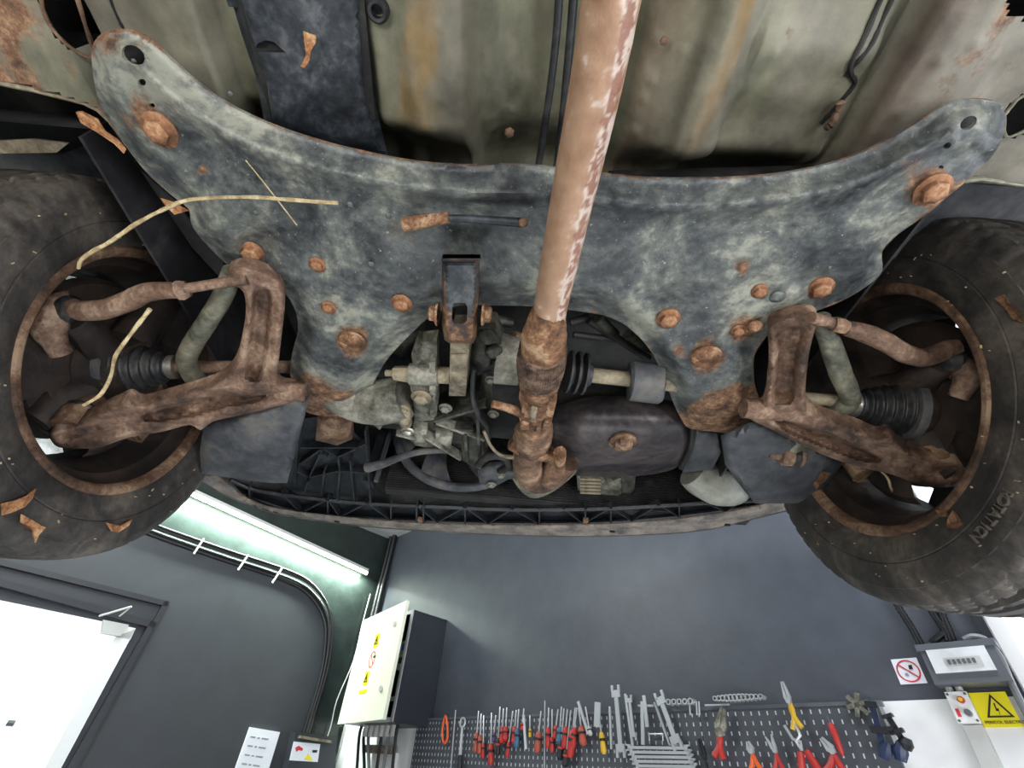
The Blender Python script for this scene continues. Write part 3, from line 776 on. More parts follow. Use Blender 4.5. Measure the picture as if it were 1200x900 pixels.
# ratchet
A, B, d, s, L = axis_of((542.5, 841), (538, 905))
e = empty('ring_ratchet', B, 'steel ring-headed ratchet with black grip near the left end of the pegboard', 'ratchet')
P = [A + d * .02 + (d * cos(t) + s * sin(t)) * .019 for t in [2 * pi * k / 16 for k in range(16)]]
M().tube(P, .005, 7, closed=True).build('ring_head', 'chrome', e)
M().tube([A + d * .04, A + d * L * .7], [.006, .008], 8).build('shaft', 'chrome', e)
M().tube([A + d * L * .7, B], [.011, .013], 9).build('grip', 'blackh', e)
# files, spanners and flat blades
def spanner(a, b, label, wd=.010, group='spanners on the pegboard', th=.005, ends=True, name='spanner', cat='spanner'):
    A, B, d, s, L = axis_of(a, b); m = M()
    m.obox(A - s * wd / 2, d * L, s * wd, BK.n * th)
    if ends:
        for E, sg in ((A, 1), (B, -1)):
            m.obox(E - s * wd * 1.1 - d * sg * wd * .2, d * sg * wd * 1.4, s * wd * 2.2, BK.n * th * 1.3)
            for q in (-1, 1): m.obox(E + s * q * wd * .9 - s * wd * .28 - d * sg * wd * 1.2, d * sg * wd * 1.3, s * wd * .56, BK.n * th * 1.3)
    return m.build(name, 'chrome', None, False, label, cat, group)
spanner((701, 823), (700, 852), 'broad pale scraper blade standing at the right end of the screwdrivers', .028, None, ends=False, name='scraper', cat='scraper')
spanner((678, 822), (690, 860), 'slim steel file leaning behind the brick-red screwdriver on the right', .012, None, ends=False, name='file', cat='file')
spanner((614, 838), (617, 878), 'pale flat file among the red screwdrivers', .013, None, ends=False, name='file', cat='file')
spanner((722, 810), (728, 880), 'long steel spanner standing highest above the middle of the pegboard', .017)
spanner((715, 828), (717, 878), 'thin flat steel bar left of the tallest spanner', .008, None, ends=False, name='steel_bar', cat='bar')
spanner((733, 813), (742, 874), 'long slanting steel bar right of the tallest spanner', .009, None, ends=False, name='steel_bar', cat='bar')
spanner((738, 819), (743, 863), 'shorter slanting spanner right of the long slanting bar', .010)
spanner((755, 815), (759, 852), 'short bright steel bar above the flat spanners', .013, None, ends=False, name='steel_bar', cat='bar')
spanner((753, 822), (754, 873), 'dull steel bar hanging left of the hexagon keys', .013, None, ends=False, name='steel_bar', cat='bar')
spanner((774, 818), (793, 870), 'broad slanting spanner, rightmost of the upright spanners', .017)
m = M(); P = [BK.at(x, y, .05) for x, y in ((767, 823), (785, 873), (796, 873))]; m.tube(P, .005, 6)
m.build('angled_key', 'chrome', None, False, 'bent steel key hanging over the stack of flat spanners', 'hex key')
m = M(); P = [BK.at(x, y, .05) for x, y in ((748, 827), (766, 827))]; m.tube(P, .004, 6); P = [BK.at(x, y, .05) for x, y in ((761, 868), (761, 860), (777, 860), (777, 868))]; m.tube(P, .003, 6)
m.build('wire_bracket', 'chrome', None, False, 'small wire bracket above the stack of flat spanners', 'bracket')
for i in range(5):
    y = 876 + i * 5.4; x0, x1 = 737 + i * 2.4, 806 + i * 2.2
    spanner((x0, y), (x1, y + 1), ['topmost', 'second', 'third', 'fourth', 'lowest'][i] + ' of the stacked horizontal open-end spanners on the pegboard', .0085, 'stacked horizontal spanners')
# sockets on rails
def sockets(x0, y0, x1, y1, n, r0, r1, lab, group):
    A, B = BK.at(x0, y0, .04), BK.at(x1, y1, .04)
    M().tube([A, B], .003, 6).build('socket_rail', 'chrome', None, True, 'rail that carries ' + group, 'rail')
    for i in range(n):
        t = (i + .5) / n; c = A.lerp(B, t); r = r0 + (r1 - r0) * sin(pi * min(1, t * 1.1))
        m = M().lathe(c, BK.n, [(r, 0), (r, .03), (r * .65, .03), (r * .6, .006), (0, .006)], 12)
        m.build('socket', 'chrome', None, True, lab % ORD[i], 'socket', group)
sockets(840, 820, 898, 817.5, 12, .007, .0105, 'chrome socket, %s from the left on the long rail', 'sockets on the long rail')
sockets(785, 824, 817, 823, 5, .010, .009, 'small socket, %s from the left on the short rail', 'sockets on the short rail')
rod((826, 826.5), (855, 825.5), .003, 'chrome', 'steel_rod', 'horizontal thin rod at the board edge between the socket rails', 'rod')
for i, x in enumerate((808, 816, 819)): rod((x, 822), (x + 1, 838), .003, 'chrome', 'hook_pin', ['left', 'middle', 'right'][i] + ' one of three short pins below the short socket rail', 'pin', 'pins below the short socket rail')
# pliers
def pliers(top, piv, ends, hm, label, jaw='chrome', jw=.014, hr=.007, name='pliers', cat='pliers', open_=0.0):
    T, Pv = BK.at(top[0], top[1], .06), BK.at(piv[0], piv[1], .06); d = (Pv - T).normalized(); s = d.cross(BK.n).normalized(); L = (Pv - T).length
    e = empty(name, BK.at(ends[0][0], ends[0][1], .06), label, cat)
    for q in (-1, 1):
        m = M(); m.prism([T + s * q * (.001 + open_), T + s * q * (jw * .35 + open_), Pv - d * L * .2 + s * q * jw * .9, Pv + s * q * jw * .6, Pv + s * q * .0005, T + d * L * .5 + s * q * .001], BK.n * .008)
        m.build('jaw', jaw, e, False)
    m = M(); m.tube([Pv - BK.n * .002, Pv + BK.n * .012], jw * .6, 12); m.build('pivot', jaw, e)
    for q, en_ in zip((1, -1), ends):
        E = BK.at(en_[0], en_[1], .06); k = (E - Pv); side = k.cross(BK.n).normalized(); side = side if side.dot(s * -q) > 0 else -side
        P = [Pv, Pv + k * .25 + side * k.length * .08, Pv + k * .6 + side * k.length * .10, E]
        m = M(); m.tube([V(x) for x in smoothpoly([tuple(x) for x in P], 4, False)], [hr * .8] * 4 + [hr] * 9, 8); m.build('handle', hm, e)
pliers((848, 830), (844, 858), ((837, 886), (848, 890)), 'redh', 'locking pliers with broad dull jaws and red grips, largest on the pegboard', 'alu', .022, .010)
pliers((917, 799), (925, 822), ((929, 855), (940, 853)), 'yellowh', 'long-nose pliers with yellow handles, reaching highest on the board', 'chrome', .012, .007)
pliers((877, 869), (881, 880), ((876, 910), (896, 906)), 'orangeh', 'orange-handled cutters left of the pointed pliers', 'chrome', .014, .007)
pliers((901, 862), (909, 880), ((903, 910), (925, 910)), 'redh', 'pliers with open pointed nose and thin red handles', 'chrome', .010, .006, open_=.008)
pliers((820, 866), (826, 888), ((822, 912), (834, 912)), 'blackh', 'black pliers beside the stacked spanners', 'blackh', .012, .007)
# retaining-ring pliers with a wire fork
e = empty('hose_clamp_pliers', BK.at(940, 905, .06), 'red-handled pliers with a bent wire fork at the top', 'pliers')
P = [BK.at(x, y, .06) for x, y in ((919, 850), (929, 866), (938, 869), (940, 880))]; M().tube(P, .0045, 7).build('jaw', 'chrome', e)
P = [BK.at(x, y, .06) for x, y in ((927, 846), (932, 848), (938, 862), (933, 869), (940, 880))]; M().tube(P, .0045, 7).build('jaw', 'chrome', e)
for a, b in (((938, 881), (940, 903)), ((945, 880), (962, 906))): M().tube([BK.at(*a, .06), BK.at(*b, .06)], [.010, .011], 9).build('handle', 'redh', e)
# red pen-shaped tool, cutters, bracket, clamps
A, B, d, s, L = axis_of((969, 838), (988, 886)); e = empty('voltage_tester', B, 'red pen-shaped tester hanging near the right end of the pegboard', 'tester')
M().tube([A, A + d * L * .2], [.0015, .003], 7).build('tip', 'greybox', e); M().tube([A + d * L * .2, A + d * L * .4, A + d * L * .9, B], [.007, .010, .007, .003], 9).build('body', 'redh', e)
pliers((963, 865), (976, 880), ((966, 905), (992, 906)), 'redh', 'red-handled cutters below the red tester', 'chrome', .014, .009)
m = M(); c = BK.at(1005, 826, .04)
for k in range(3): a = k * 1.05 + .2; dd = BK.r * cos(a) + V((0, 0, sin(a))); m.bar(c - dd * .03, c + dd * .03, .012, .012, BK.n)
m.build('puller_yoke', 'alu', None, False, 'dull steel three-arm puller at the top right of the pegboard', 'puller')
for i, (a, b, wdt) in enumerate((((1022, 823), (1040, 890), .03), ((1030, 822), (1060, 892), .018), ((1040, 838), (1065, 878), .028))):
    A, B, d, s, L = axis_of(a, b, .07)
    e = empty('bar_clamp', B, ['navy quick clamp, leftmost of three at the board end', 'notched steel bar clamp, middle of three at the board end', 'black quick clamp, rightmost of three at the board end'][i], 'clamp', 'clamps at the right end of the pegboard')
    M().obox(A - s * wdt / 4, d * L, s * wdt / 2, BK.n * .008).build('bar', ['blueh', 'chrome', 'blackh'][i], e, False)
    M().tube([A + d * L * .7 - s * .01, A + d * L * .85, B + s * .008], [.012, .018, .012], 9).build('handle', 'blueh' if i < 2 else 'blackh', e)
    M().obox(A - s * wdt / 2, d * L * .1, s * wdt, BK.n * .02).build('jaw', 'blackh' if i != 1 else 'greybox', e, False)
    M().obox(A + d * L * .45 - s * wdt * .6, d * L * .12, s * wdt * 1.2, BK.n * .02).build('slide', 'blackh', e, False)

# ================================================================== THE CAR ON THE LIFT (seen from below, nose away from us)
CX = -0.02
car = empty('car', (CX, 0.59, 0.2), 'rusty underside and front axle of a raised car with both wheels hanging', 'car')
Z0 = V((0, 0, 1))

# ---------------------------------------------------------------- floor pan: a pressed sheet, its section changes across the car
prof = [(-400, .555), (60, .555), (112, .56), (128, .60), (255, .605), (285, .64), (425, .635), (445, .602), (470, .60), (484, .588), (506, .583), (522, .588), (545, .60),
        (562, .645), (585, .665), (640, .672), (700, .668), (728, .645), (748, .618), (775, .606), (800, .597), (815, .586), (832, .583), (848, .590), (866, .602), (1000, .606), (1012, .622),
        (1022, .60), (1036, .578), (1120, .572), (1150, .58), (1500, .575)]
px_ = []
for a, z in prof:
    q = at(a, 100, z).x; px_.append(max(q, px_[-1] + .002) if px_ else q)
pz_ = [z for _, z in prof]
def X100(a): return float(np.interp(a, [q[0] for q in prof], px_))
FX = {k: X100(k) for k in (60, 112, 128, 255, 285, 430, 484, 506, 522, 562, 740, 815, 840, 866, 1000, 1012, 1036, 1100, 1150)}
fx = []; 
xs = np.arange(-.80, .80, .004); ys = np.concatenate([np.arange(-.60, -.14, .02), np.arange(-.14, .44, .0045)])
vs = []; ti = []; ru = []
def C3(h): return srgb(h)[:3]
def lerp3(a, b, t): return tuple(x + (y - x) * t for x, y in zip(a, b))
cGREEN, cBEIGE, cOCHRE, cTAN, cPURP, cGREY, cOLIVE = [C3(h) for h in ('#7c7c66', '#8d8674', '#a3834c', '#93806a', '#66574f', '#8a857a', '#686a52')]
def zf(x, y):
    z = float(np.interp(x, px_, pz_))
    ramp_ = sstep(.22, .31, y)
    keep = 1 - .85 * sstep(FX[1000], FX[1036], x) * (1 - sstep(FX[1100], FX[1150], x)) - .8 * (1 - sstep(FX[112], FX[128] + .01, x)) - .5 * sstep(FX[506], FX[562], x) * (1 - sstep(FX[740], FX[815], x))
    z += .13 * ramp_ * keep
    if FX[866] < x < FX[1000]:
        t = (y - .120) / .022; z -= .010 * math.exp(-t * t)
        z += .012 * sstep(.155, .20, y)
    if x > FX[1036]:
        z += .006 * sin(x * 26 + y * 9)
    if x < FX[128]: z += .008 * sin(y * 22 + x * 12)
    z += .004 * noise.fractal(V((x * 9, y * 9, 3.1)), 1.0, 2.0, 3)
    for bx, by, br in studs:
        d2 = ((x - bx) ** 2 + (y - by) ** 2) / br ** 2
        if d2 < 4: z -= .0035 * math.exp(-d2 * 2)
    return z
studs = []
for a, b, r in ((595, 153, 6), (772, 52, 7), (765, 98, 6), (756, 120, 6), (745, 158, 6), (552, 50, 7), (517, 28, 7), (1080, 60, 8), (1150, 60, 9), (1120, 40, 7), (1037, 120, 6), (520, 112, 6), (800, 60, 5), (905, 60, 6)):
    p = at(a, b, .60); studs.append((p.x, p.y, prad(p, r)))
for y in ys:
    for x in xs:
        z = zf(x, y); vs.append(V((x, y, z)))
        n1 = noise.fractal(V((x * 12, y * 4, .5)), 1.0, 2.0, 4); n2 = noise.fractal(V((x * 30, y * 18, 7.5)), 1.0, 2.0, 4)
        c = cGREEN; r = 0
        if x < FX[112]: c = lerp3(cBEIGE, cGREEN, sstep(.12, .2, y)); r = .34 + .55 * n1
        elif x < FX[285]: c = lerp3(cBEIGE, cOLIVE, sstep(FX[128], FX[285], x + n1 * .04)); c = lerp3(c, cGREY, .35)
        elif x < FX[484]: c = cGREEN
        elif x < FX[562]: c = lerp3(cBEIGE, cGREEN, .3)
        elif x < FX[740]: c = lerp3(cGREEN, cOLIVE, .5)
        elif x < FX[840]: c = lerp3(cTAN, cGREEN, sstep(FX[740], FX[815], x) * .8)
        elif x < FX[1012]: c = lerp3(cGREEN, cGREY, .5 + n1); r = .02 + .25 * sstep(.10, .03, abs(y - .15)) * max(0, n2)
        else: c = lerp3(lerp3(cPURP, cTAN, sstep(.02, -.05, y)), cGREY, sstep(FX[1036], FX[1100], x + n1 * .08) * .9); r = .18 + .3 * n1
        w = .03 * n1; n3 = noise.fractal(V((x * 60, y * 25, 2.5)), 1.0, 2.0, 4)
        for xc in ((FX[484] + FX[506]) / 2, (FX[815] + FX[840]) / 2):
            t = sstep(.019, .008, abs(x - xc - w) + .006 * n3) * sstep(.25, .20, y + n3 * .02)
            c = lerp3(c, lerp3(cOCHRE, cTAN, .5 + n3), .85 * t)
        k = 1 - .35 * sstep(.16, .26, y + n1 * .05)           # shade put into the tint where the pan rises to the engine bay
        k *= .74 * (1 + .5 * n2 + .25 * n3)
        ti.append(tuple(min(1, max(0, q * k)) for q in c) + (1,)); ru.append(max(0, r) * (.75 + .5 * n2))
nx = len(xs); fs = []
hole_px = [(45, -30), (80, -25), (100, 30), (110, 66), (92, 62), (66, 40), (50, 10)]
hole2 = [(1187, -10), (1230, -10), (1230, 20), (1187, 18)]
cutL = [(-900, 20), (-100, 80), (0, 97), (60, 110), (115, 128), (150, 170), (235, 235), (340, 335), (340, 430), (-900, 700)]
cutR = [(1015, 345), (1045, 262), (1125, 212), (1200, 216), (1500, 225), (1900, 700), (1000, 500)]
hole3 = [(1177, 135), (1186, 124), (1200, 112), (1260, 90), (1260, 130), (1200, 154), (1178, 160)]
PP = np.array([proj(v) for v in vs]); PP[np.array([v.y < 0.02 for v in vs])] = -9e4; isin = inside(PP, hole_px) | inside(PP, hole2) | inside(PP, cutL) | inside(PP, cutR) | inside(PP, hole3)
for j in range(len(ys) - 1):
    for i in range(nx - 1):
        a = j * nx + i
        if isin[a] or isin[a + nx + 1] or isin[a + 1] or isin[a + nx]: continue
        fs.append((a, a + nx, a + nx + 1, a + 1))
m = M(); m.v = vs; m.f = fs
pan = m.build('floor_pan', 'floor', car, True, rust=ru, tint=ti, angle=180)
for k, (pts, z) in enumerate((([(-60, 88), (0, 97), (60, 110), (115, 128), (150, 170)], .555), (hole_px + hole_px[:1], .557), (hole3 + hole3[:1], .575), ([(1045, 262), (1125, 212), (1200, 216), (1280, 219)], .578))):
    P = [at(a, b, z) for a, b in smoothpoly(pts, 3, False)]
    M().tube(P, [(.0015 if k in (1, 2) else .003) + .0008 * random.random() for _ in P], 7, wob=.2).build('rolled_edge', ['beige', 'rust', 'zinc', 'zinc'][k], pan)
plate('gap_blocker', [(-200, 20), (120, 40), (190, 175), (120, 190), (-200, 190)], 'dark', car, (0, 0, .74), Z0, sm=1, step=40)  # added dark sheet, blocks the bright wall behind the arch gap
# dark sheet added above to keep the floor holes black, then the body sides
m = M(); m.obox((-.85, -.6, .80), (1.7, 0, 0), (0, 2.0, 0), (0, 0, .01)); m.build('dark_cover', 'dark', car, False)
m = M(); m.obox((-.85, -.6, .62), (1.7, 0, 0), (0, .02, 0), (0, 0, .2)); m.obox((-.86, -.6, .56), (.02, 0, 0), (0, .83, 0), (0, 0, .26)); m.obox((.84, -.6, .56), (.02, 0, 0), (0, .83, 0), (0, 0, .26))
m.build('sill', 'arch', car, False)
# plugs and studs on the pan
p = at(443, 12, .598); r = prad(p, 13)
M().lathe(p, (0, 0, -1), [(r, -.004), (r, .003), (r * .8, .006), (r * .55, .005), (r * .5, -.004), (0, -.004)], 24).build('rubber_plug', 'rubber', pan)
for (a, b, z, r) in ((597, 155, .668, 6), (778, 48, .60, 5)):
    bolt(a, b, z, r, pan, 'rust', 'stud', washer=False)
m = M()
sp = smoothpoly([(1040, -12), (1020, 30), (998, 66), (996, 84), (1003, 98), (990, 118), (975, 140), (968, 150)], 5, False)
P = [V((at(x, y, .60).x, at(x, y, .60).y, 0)) for x, y in sp]; P = [V((q.x, q.y, zf(q.x, q.y) - .001)) for q in P]
m.tube(P, [.0022 + .0012 * random.random() for _ in P], 7).build('weld_bead', 'dark', pan)
for L_, z_, r_ in (([(122, -14), (131, 12), (141, 34), (146, 44)], .598, .0016), ([(1072, -12), (1052, 30), (1034, 58), (1012, 84), (1003, 98)], .574, .0022)):
    P = [at(x, y, z_) for x, y in smoothpoly(L_, 5, False)]; P = [V((q.x, q.y, zf(q.x, q.y) - .0004)) for q in P]
    M().tube(P, [r_ * (.7 + .6 * random.random()) for _ in P], 7).build('pressed_seam', 'zinc' if r_ > .0025 else 'dark', pan)
P = [at(x, y, .598) for x, y in smoothpoly([(985, 118), (982, 132), (973, 146), (966, 150)], 4, False)]
M().tube(P, [.002, .005, .003, .004, .0025, .004, .0045, .0035, .005, .003, .004, .0025, .002][:len(P)], 8, wob=.5).build('sealant_lump', 'rustarm', pan)
# cross member at the front of the pan on the right
p1, p2 = at(850, 192, .60), at(1000, 190, .60)
m = M(); m.obox(at(715, 212, .60), at(1000, 205, .60) - at(715, 212, .60), (0, .05, 0), (0, 0, .03)); m.build('cross_brace', 'dark', pan, False)

# black stamped heat shield left of the tunnel
hs_out = [(262, -30), (283, 40), (300, 90), (310, 145), (330, 160), (400, 180), (455, 186), (446, 150), (436, 100), (432, 40), (430, -30)]
plate('heat_shield', hs_out, 'shield', car, (0, 0, .59), Z0, holes=[[(297, 61), (302, 51), (311, 47), (321, 49), (335, 62)]], sm=1,
      h=lambda x, y, d: .022 * (1 - sstep(0, 16, d)) + .003 * noise.fractal(V((x * .02, y * .02, 1)), 1, 2, 3), thick=.002, step=7)
plate('dark_backing', [(270, -30), (296, 60), (318, 140), (400, 150), (440, 140), (424, -30)], 'dark', pan, (0, 0, .597), Z0, sm=1, step=30)  # dark sheet added behind the cutout so it shows black
a, b = at(270, -20, .606), at(424, -20, .606)
M().obox(V((a.x - .01, -.58, .606)), V((b.x - a.x + .01, 0, 0)), V((0, .60 + a.y, 0)), (0, 0, .012)).build('shield_extension', 'shield', car, False)
# brake pipes along the tunnel
ptube('brake_pipe', [(652, -30, .645, 5), (655, 0, .645, 5), (648, 80, .645, 4.5), (638, 150, .645, 4.2), (630, 200, .65, 4)], 'rubber', car, back=.6)
ptube('brake_pipe', [(674, -30, .645, 5.5), (672, 0, .645, 5.5), (666, 70, .645, 5), (658, 150, .645, 4.5), (652, 200, .65, 4.3)], 'rubber', car, back=.6)

# ---------------------------------------------------------------- subframe
SF = [(107, 68), (111, 48), (124, 37), (145, 35), (170, 43), (190, 60), (225, 92), (262, 119), (310, 143), (370, 164), (430, 179), (490, 190), (545, 194), (600, 193), (655, 197), (700, 203), (760, 209),
      (850, 209), (920, 203), (980, 190), (1030, 170), (1072, 146), (1105, 125), (1135, 117), (1166, 119), (1178, 133), (1177, 155), (1165, 180), (1140, 206), (1110, 231), (1085, 252), (1053, 274),
      (1034, 294), (1034, 317), (1019, 333), (990, 351), (952, 366), (920, 373), (897, 396), (884, 417), (884, 448), (890, 472), (880, 492), (862, 507), (838, 506), (808, 502), (799, 492), (790, 474),
      (777, 441), (765, 415), (750, 396), (730, 379), (705, 369), (665, 363), (625, 359), (580, 358), (540, 358), (508, 368), (488, 385), (466, 407), (449, 428), (427, 469), (415, 481), (398, 488), (373, 487),
      (353, 479), (346, 462), (340, 437), (343, 411), (349, 388), (347, 367), (335, 345), (312, 335), (290, 327), (267, 311), (237, 281), (224, 262), (221, 245), (200, 228), (167, 197), (133, 150), (115, 117)]
top_line = [(107, 68), (124, 37), (170, 43), (225, 92), (310, 143), (430, 179), (545, 194), (655, 197), (760, 209), (850, 209), (980, 190), (1072, 146), (1135, 117), (1178, 133)]
bolts = [(188, 152, 15), (1092, 222, 14.5), (296, 296, 11), (372, 310, 7.5), (385, 360, 6.5), (471, 355, 9.5), (783, 373, 10.5), (890, 341, 7.5), (961, 337, 11), (865, 387, 6.5)]
dents = [(300, 288, 26, .018), (372, 308, 17, .006), (385, 360, 12, .004), (471, 355, 16, .006), (783, 368, 32, .014), (830, 405, 30, .006), (188, 150, 30, -.003), (1092, 220, 28, -.003), (890, 338, 16, .007),
         (961, 333, 26, .010), (872, 398, 16, .010), (537, 300, 42, .012), (413, 400, 18, .004), (800, 440, 24, .008), (925, 352, 20, -.006), (260, 240, 30, -.004), (230, 180, 30, .004)]
TL = smoothpoly(top_line, 5, False)
mold = [(800, 498), (760, 420), (730, 385), (665, 363), (580, 358), (508, 368), (460, 415), (430, 465)]
_tl = np.array(TL); _ml = np.array(smoothpoly(mold, 3, False))
def dl(x, y, L): return float(segdist([(x, y)], L, closed=False)[0])
def sfh(x, y, d):
    t = dl(x, y, _tl); q = dl(x, y, _ml)
    h = .016 * (1 - sstep(0, 24, d))
    if d > 0: h += -.010 * math.exp(-((t - 31) / 8) ** 2) * (1 if 150 < x < 1120 else .3)
    h += .005 * sstep(40, 60, t)
    h += .014 * (1 - sstep(0, 34, q))
    h += .006 * math.exp(-((q - 48) / 10.) ** 2) * 0
    for a, b, r, e in dents:
        k = ((x - a) ** 2 + (y - b) ** 2) / (r * r)
        if k < 5: h += e * math.exp(-k * 1.1)
    h += .0022 * noise.fractal(V((x * .022, y * .022, 5)), 1.0, 2.0, 4)
    return h
rspots = [(160, 125, 26, .30), (188, 152, 30, .25), (1092, 218, 34, .38), (296, 296, 24, .3), (372, 310, 14, .2), (413, 400, 17, .75), (385, 360, 14, .3), (471, 355, 16, .2), (783, 373, 20, .3), (828, 418, 18, .7),
          (865, 390, 16, .4), (882, 380, 16, .4), (961, 337, 20, .3), (890, 341, 14, .3), (375, 478, 30, .42), (353, 460, 24, .4), (400, 484, 26, .35), (850, 495, 34, .62), (825, 500, 28, .45), (878, 482, 26, .6), (475, 262, 40, .25),
          (795, 412, 9, .4), (125, 45, 24, .35), (170, 50, 16, .28), (237, 200, 8, .5), (870, 315, 10, .55), (905, 270, 26, .12), (480, 365, 20, .1)]
def sfr(x, y, d):
    r = 0.0
    for a, b, s, e in rspots:
        k = ((x - a) ** 2 + (y - b) ** 2) / (s * s)
        if k < 6: r += e * math.exp(-k * .9)
    if d < 2: r += .25 * (1 - d / 2)
    return r
SFZ = .505
# the slot over the torque-rod bracket and the round holes
holes = [[(517, 306), (519, 298), (563, 298), (563, 306)]]
for (a, b, rx, ry, an) in ((156, 65, 15, 11, .6), (166, 97, 5, 4.5, 0), (1135, 144, 11, 7, -.6), (1110, 171, 5, 3.5, -.6), (178, 124, 3.5, 3, 0), (1103, 196, 3, 2.2, 0)):
    holes.append([(a + rx * cos(t) * cos(an) - ry * sin(t) * sin(an), b + rx * cos(t) * sin(an) + ry * sin(t) * cos(an)) for t in [2 * pi * k / 14 for k in range(14)]])
sub = plate('subframe', SF, 'subframe', car, (0, 0, SFZ), Z0, holes=holes, h=sfh, thick=.004, step=5, rust=sfr, sm=3, angle=60)
for a, b, r in bolts:
    hz = SFZ + sfh(a, b, 40) - .002
    bolt(a, b, hz, r, sub, 'boltrust')
for a, b, r in ((413, 400, 14), (828, 418, 15)):        # rust-filled round wells
    c = at(a, b, SFZ + .004); r = prad(c, r)
    M().lathe(c, (0, 0, -1), [(r * 1.15, 0), (r * 1.05, .003), (r * .8, .001), (r * .5, .0025), (r * .2, .004), (0, .003)], 20).build('rusted_well', 'rustbright', sub)
# weld studs and small mounds
for a, b, r in ((157, 72, 3), (270, 110, 3), (410, 240, 4), (455, 253, 4), (912, 347, 8), (885, 383, 9), (300, 250, 3), (680, 250, 4), (435, 310, 4)):
    c = at(a, b, SFZ + .0); r = prad(c, r)
    M().ball(c, r, (1, 1, .5), 10, 6, wob=.3).build('weld_spot', 'rustbright' if a == 885 else 'subframe', sub)
# pipe clip lying on the subframe: a rusty sleeve and a darker rod
cl = ptube('support_rod', [(500, 256, .487, 4.5), (540, 256, .487, 4.5), (585, 259, .487, 5), (612, 261, .487, 5.5)], 'shield', sub)
c1, c2 = at(474, 263, .49), at(526, 255, .485)
M().tube([c1, c1.lerp(c2, .3), c1.lerp(c2, .6), c2], [prad(c1, 8), prad(c1, 8.5), prad(c1, 7), prad(c1, 6)], 12, wob=.15).build('rusty_sleeve', 'rustbright', cl)
c = at(613, 261, .485); M().ball(c, prad(c, 6), (1, 1, 1), 10, 7, .2).build('rod_tip', 'rust', cl)
# web above the subframe (its upper shell) so nothing shows through the holes
UP = [(a + (600 - a) * .04, b + (270 - b) * .14) for a, b in SF[:]]
plate('upper_shell', SF, 'dark', sub, (0, 0, SFZ + .045), Z0, sm=1, step=30, h=lambda x, y, d: 0, thick=.003)

# ---------------------------------------------------------------- exhaust
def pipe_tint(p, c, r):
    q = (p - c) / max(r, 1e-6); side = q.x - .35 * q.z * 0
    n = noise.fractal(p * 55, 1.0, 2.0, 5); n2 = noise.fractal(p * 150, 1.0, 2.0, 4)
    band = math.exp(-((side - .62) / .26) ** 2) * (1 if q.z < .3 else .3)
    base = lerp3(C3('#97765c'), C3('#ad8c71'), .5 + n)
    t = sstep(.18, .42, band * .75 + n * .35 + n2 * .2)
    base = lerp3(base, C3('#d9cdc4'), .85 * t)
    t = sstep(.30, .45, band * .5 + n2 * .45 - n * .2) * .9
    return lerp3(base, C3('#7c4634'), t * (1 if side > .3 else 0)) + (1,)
EX = .435
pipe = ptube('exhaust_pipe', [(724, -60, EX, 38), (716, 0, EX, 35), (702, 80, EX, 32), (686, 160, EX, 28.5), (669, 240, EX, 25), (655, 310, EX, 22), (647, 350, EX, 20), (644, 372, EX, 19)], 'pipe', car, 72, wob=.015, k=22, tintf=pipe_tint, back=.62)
ptube('pipe_neck', [(644, 363, EX, 20), (642, 372, EX, 21), (640, 380, EX, 23.5), (638, 391, EX, 26), (637, 400, EX + .003, 27), (637, 409, EX + .004, 27)], 'rustbright', pipe, 32, wob=.06)
# flexible braided coupling
bm_ = M(); nr, ns = 56, 128
for i in range(nr):
    t = i / (nr - 1); c = at(636 - t * 4, 407 + 36 * t, EX + .006 + t * .006)
    r = prad(c, 27.5 + 2.5 * sin(pi * t) - t * 3)
    d = (at(632, 443, EX + .012) - at(636, 407, EX + .006)).normalized(); x_, y_ = basis(d)
    for k in range(ns):
        a = 2 * pi * k / ns
        w = 1 + .022 * sin(32 * a + t * 22) * sin(32 * a - t * 22) + .03 * noise.fractal(V((cos(a) * 3, sin(a) * 3, t * 3)), 1, 2, 3)
        bm_.v.append(c + (x_ * cos(a) + y_ * sin(a)) * r * w)
for i in range(nr - 1):
    for k in range(ns): bm_.f.append((i * ns + k, i * ns + (k + 1) % ns, (i + 1) * ns + (k + 1) % ns, (i + 1) * ns + k))
fb_ = bm_.build('flexible_coupling', 'braid', pipe)
P = [at(637, 407, EX + .004), at(637, 410, EX + .005)]; M().tube(P, [prad(P[0], 27.5)] * 2, 28, wob=.04).build('coupling_band', 'rust', fb_)
ptube('clamp_sleeve', [(633, 440, EX + .012, 25), (631, 452, EX + .016, 22.5), (629, 468, EX + .022, 20), (627, 486, EX + .030, 17.5), (626, 504, EX + .035, 16)], 'rustbright', pipe, 28, wob=.12)
# split clamp jaws and their bolts
for a, b, c_, d_, w_ in ((618, 466, 615, 500, .014), (634, 470, 631, 503, .007), (648, 464, 640, 500, .012)):
    P = [at(a, b, EX + .001), at(c_, d_, EX + .012)]
    M().bar(P[0], P[1], w_, .012).build('clamp_jaw', 'rustbright', pipe)
    M().ball(P[0].lerp(P[1], .75), w_ * .75, (1, 1, .8), 10, 7, .5).build('clamp_bead', 'boltrust', pipe)
P = [at(612, 484, EX + .005), at(595, 478, EX), at(577, 473, EX - .002)]
M().tube(P, [prad(P[0], 6), prad(P[0], 5), prad(P[0], 4.5)], 10, wob=.1).build('clamp_bolt', 'rustbright', pipe)
P = [at(626, 478, EX - .012), at(624, 492, EX - .012)]; M().tube(P, [prad(P[0], 4), prad(P[0], 3.5)], 8, wob=.3).build('clamp_nut', 'beige', pipe)
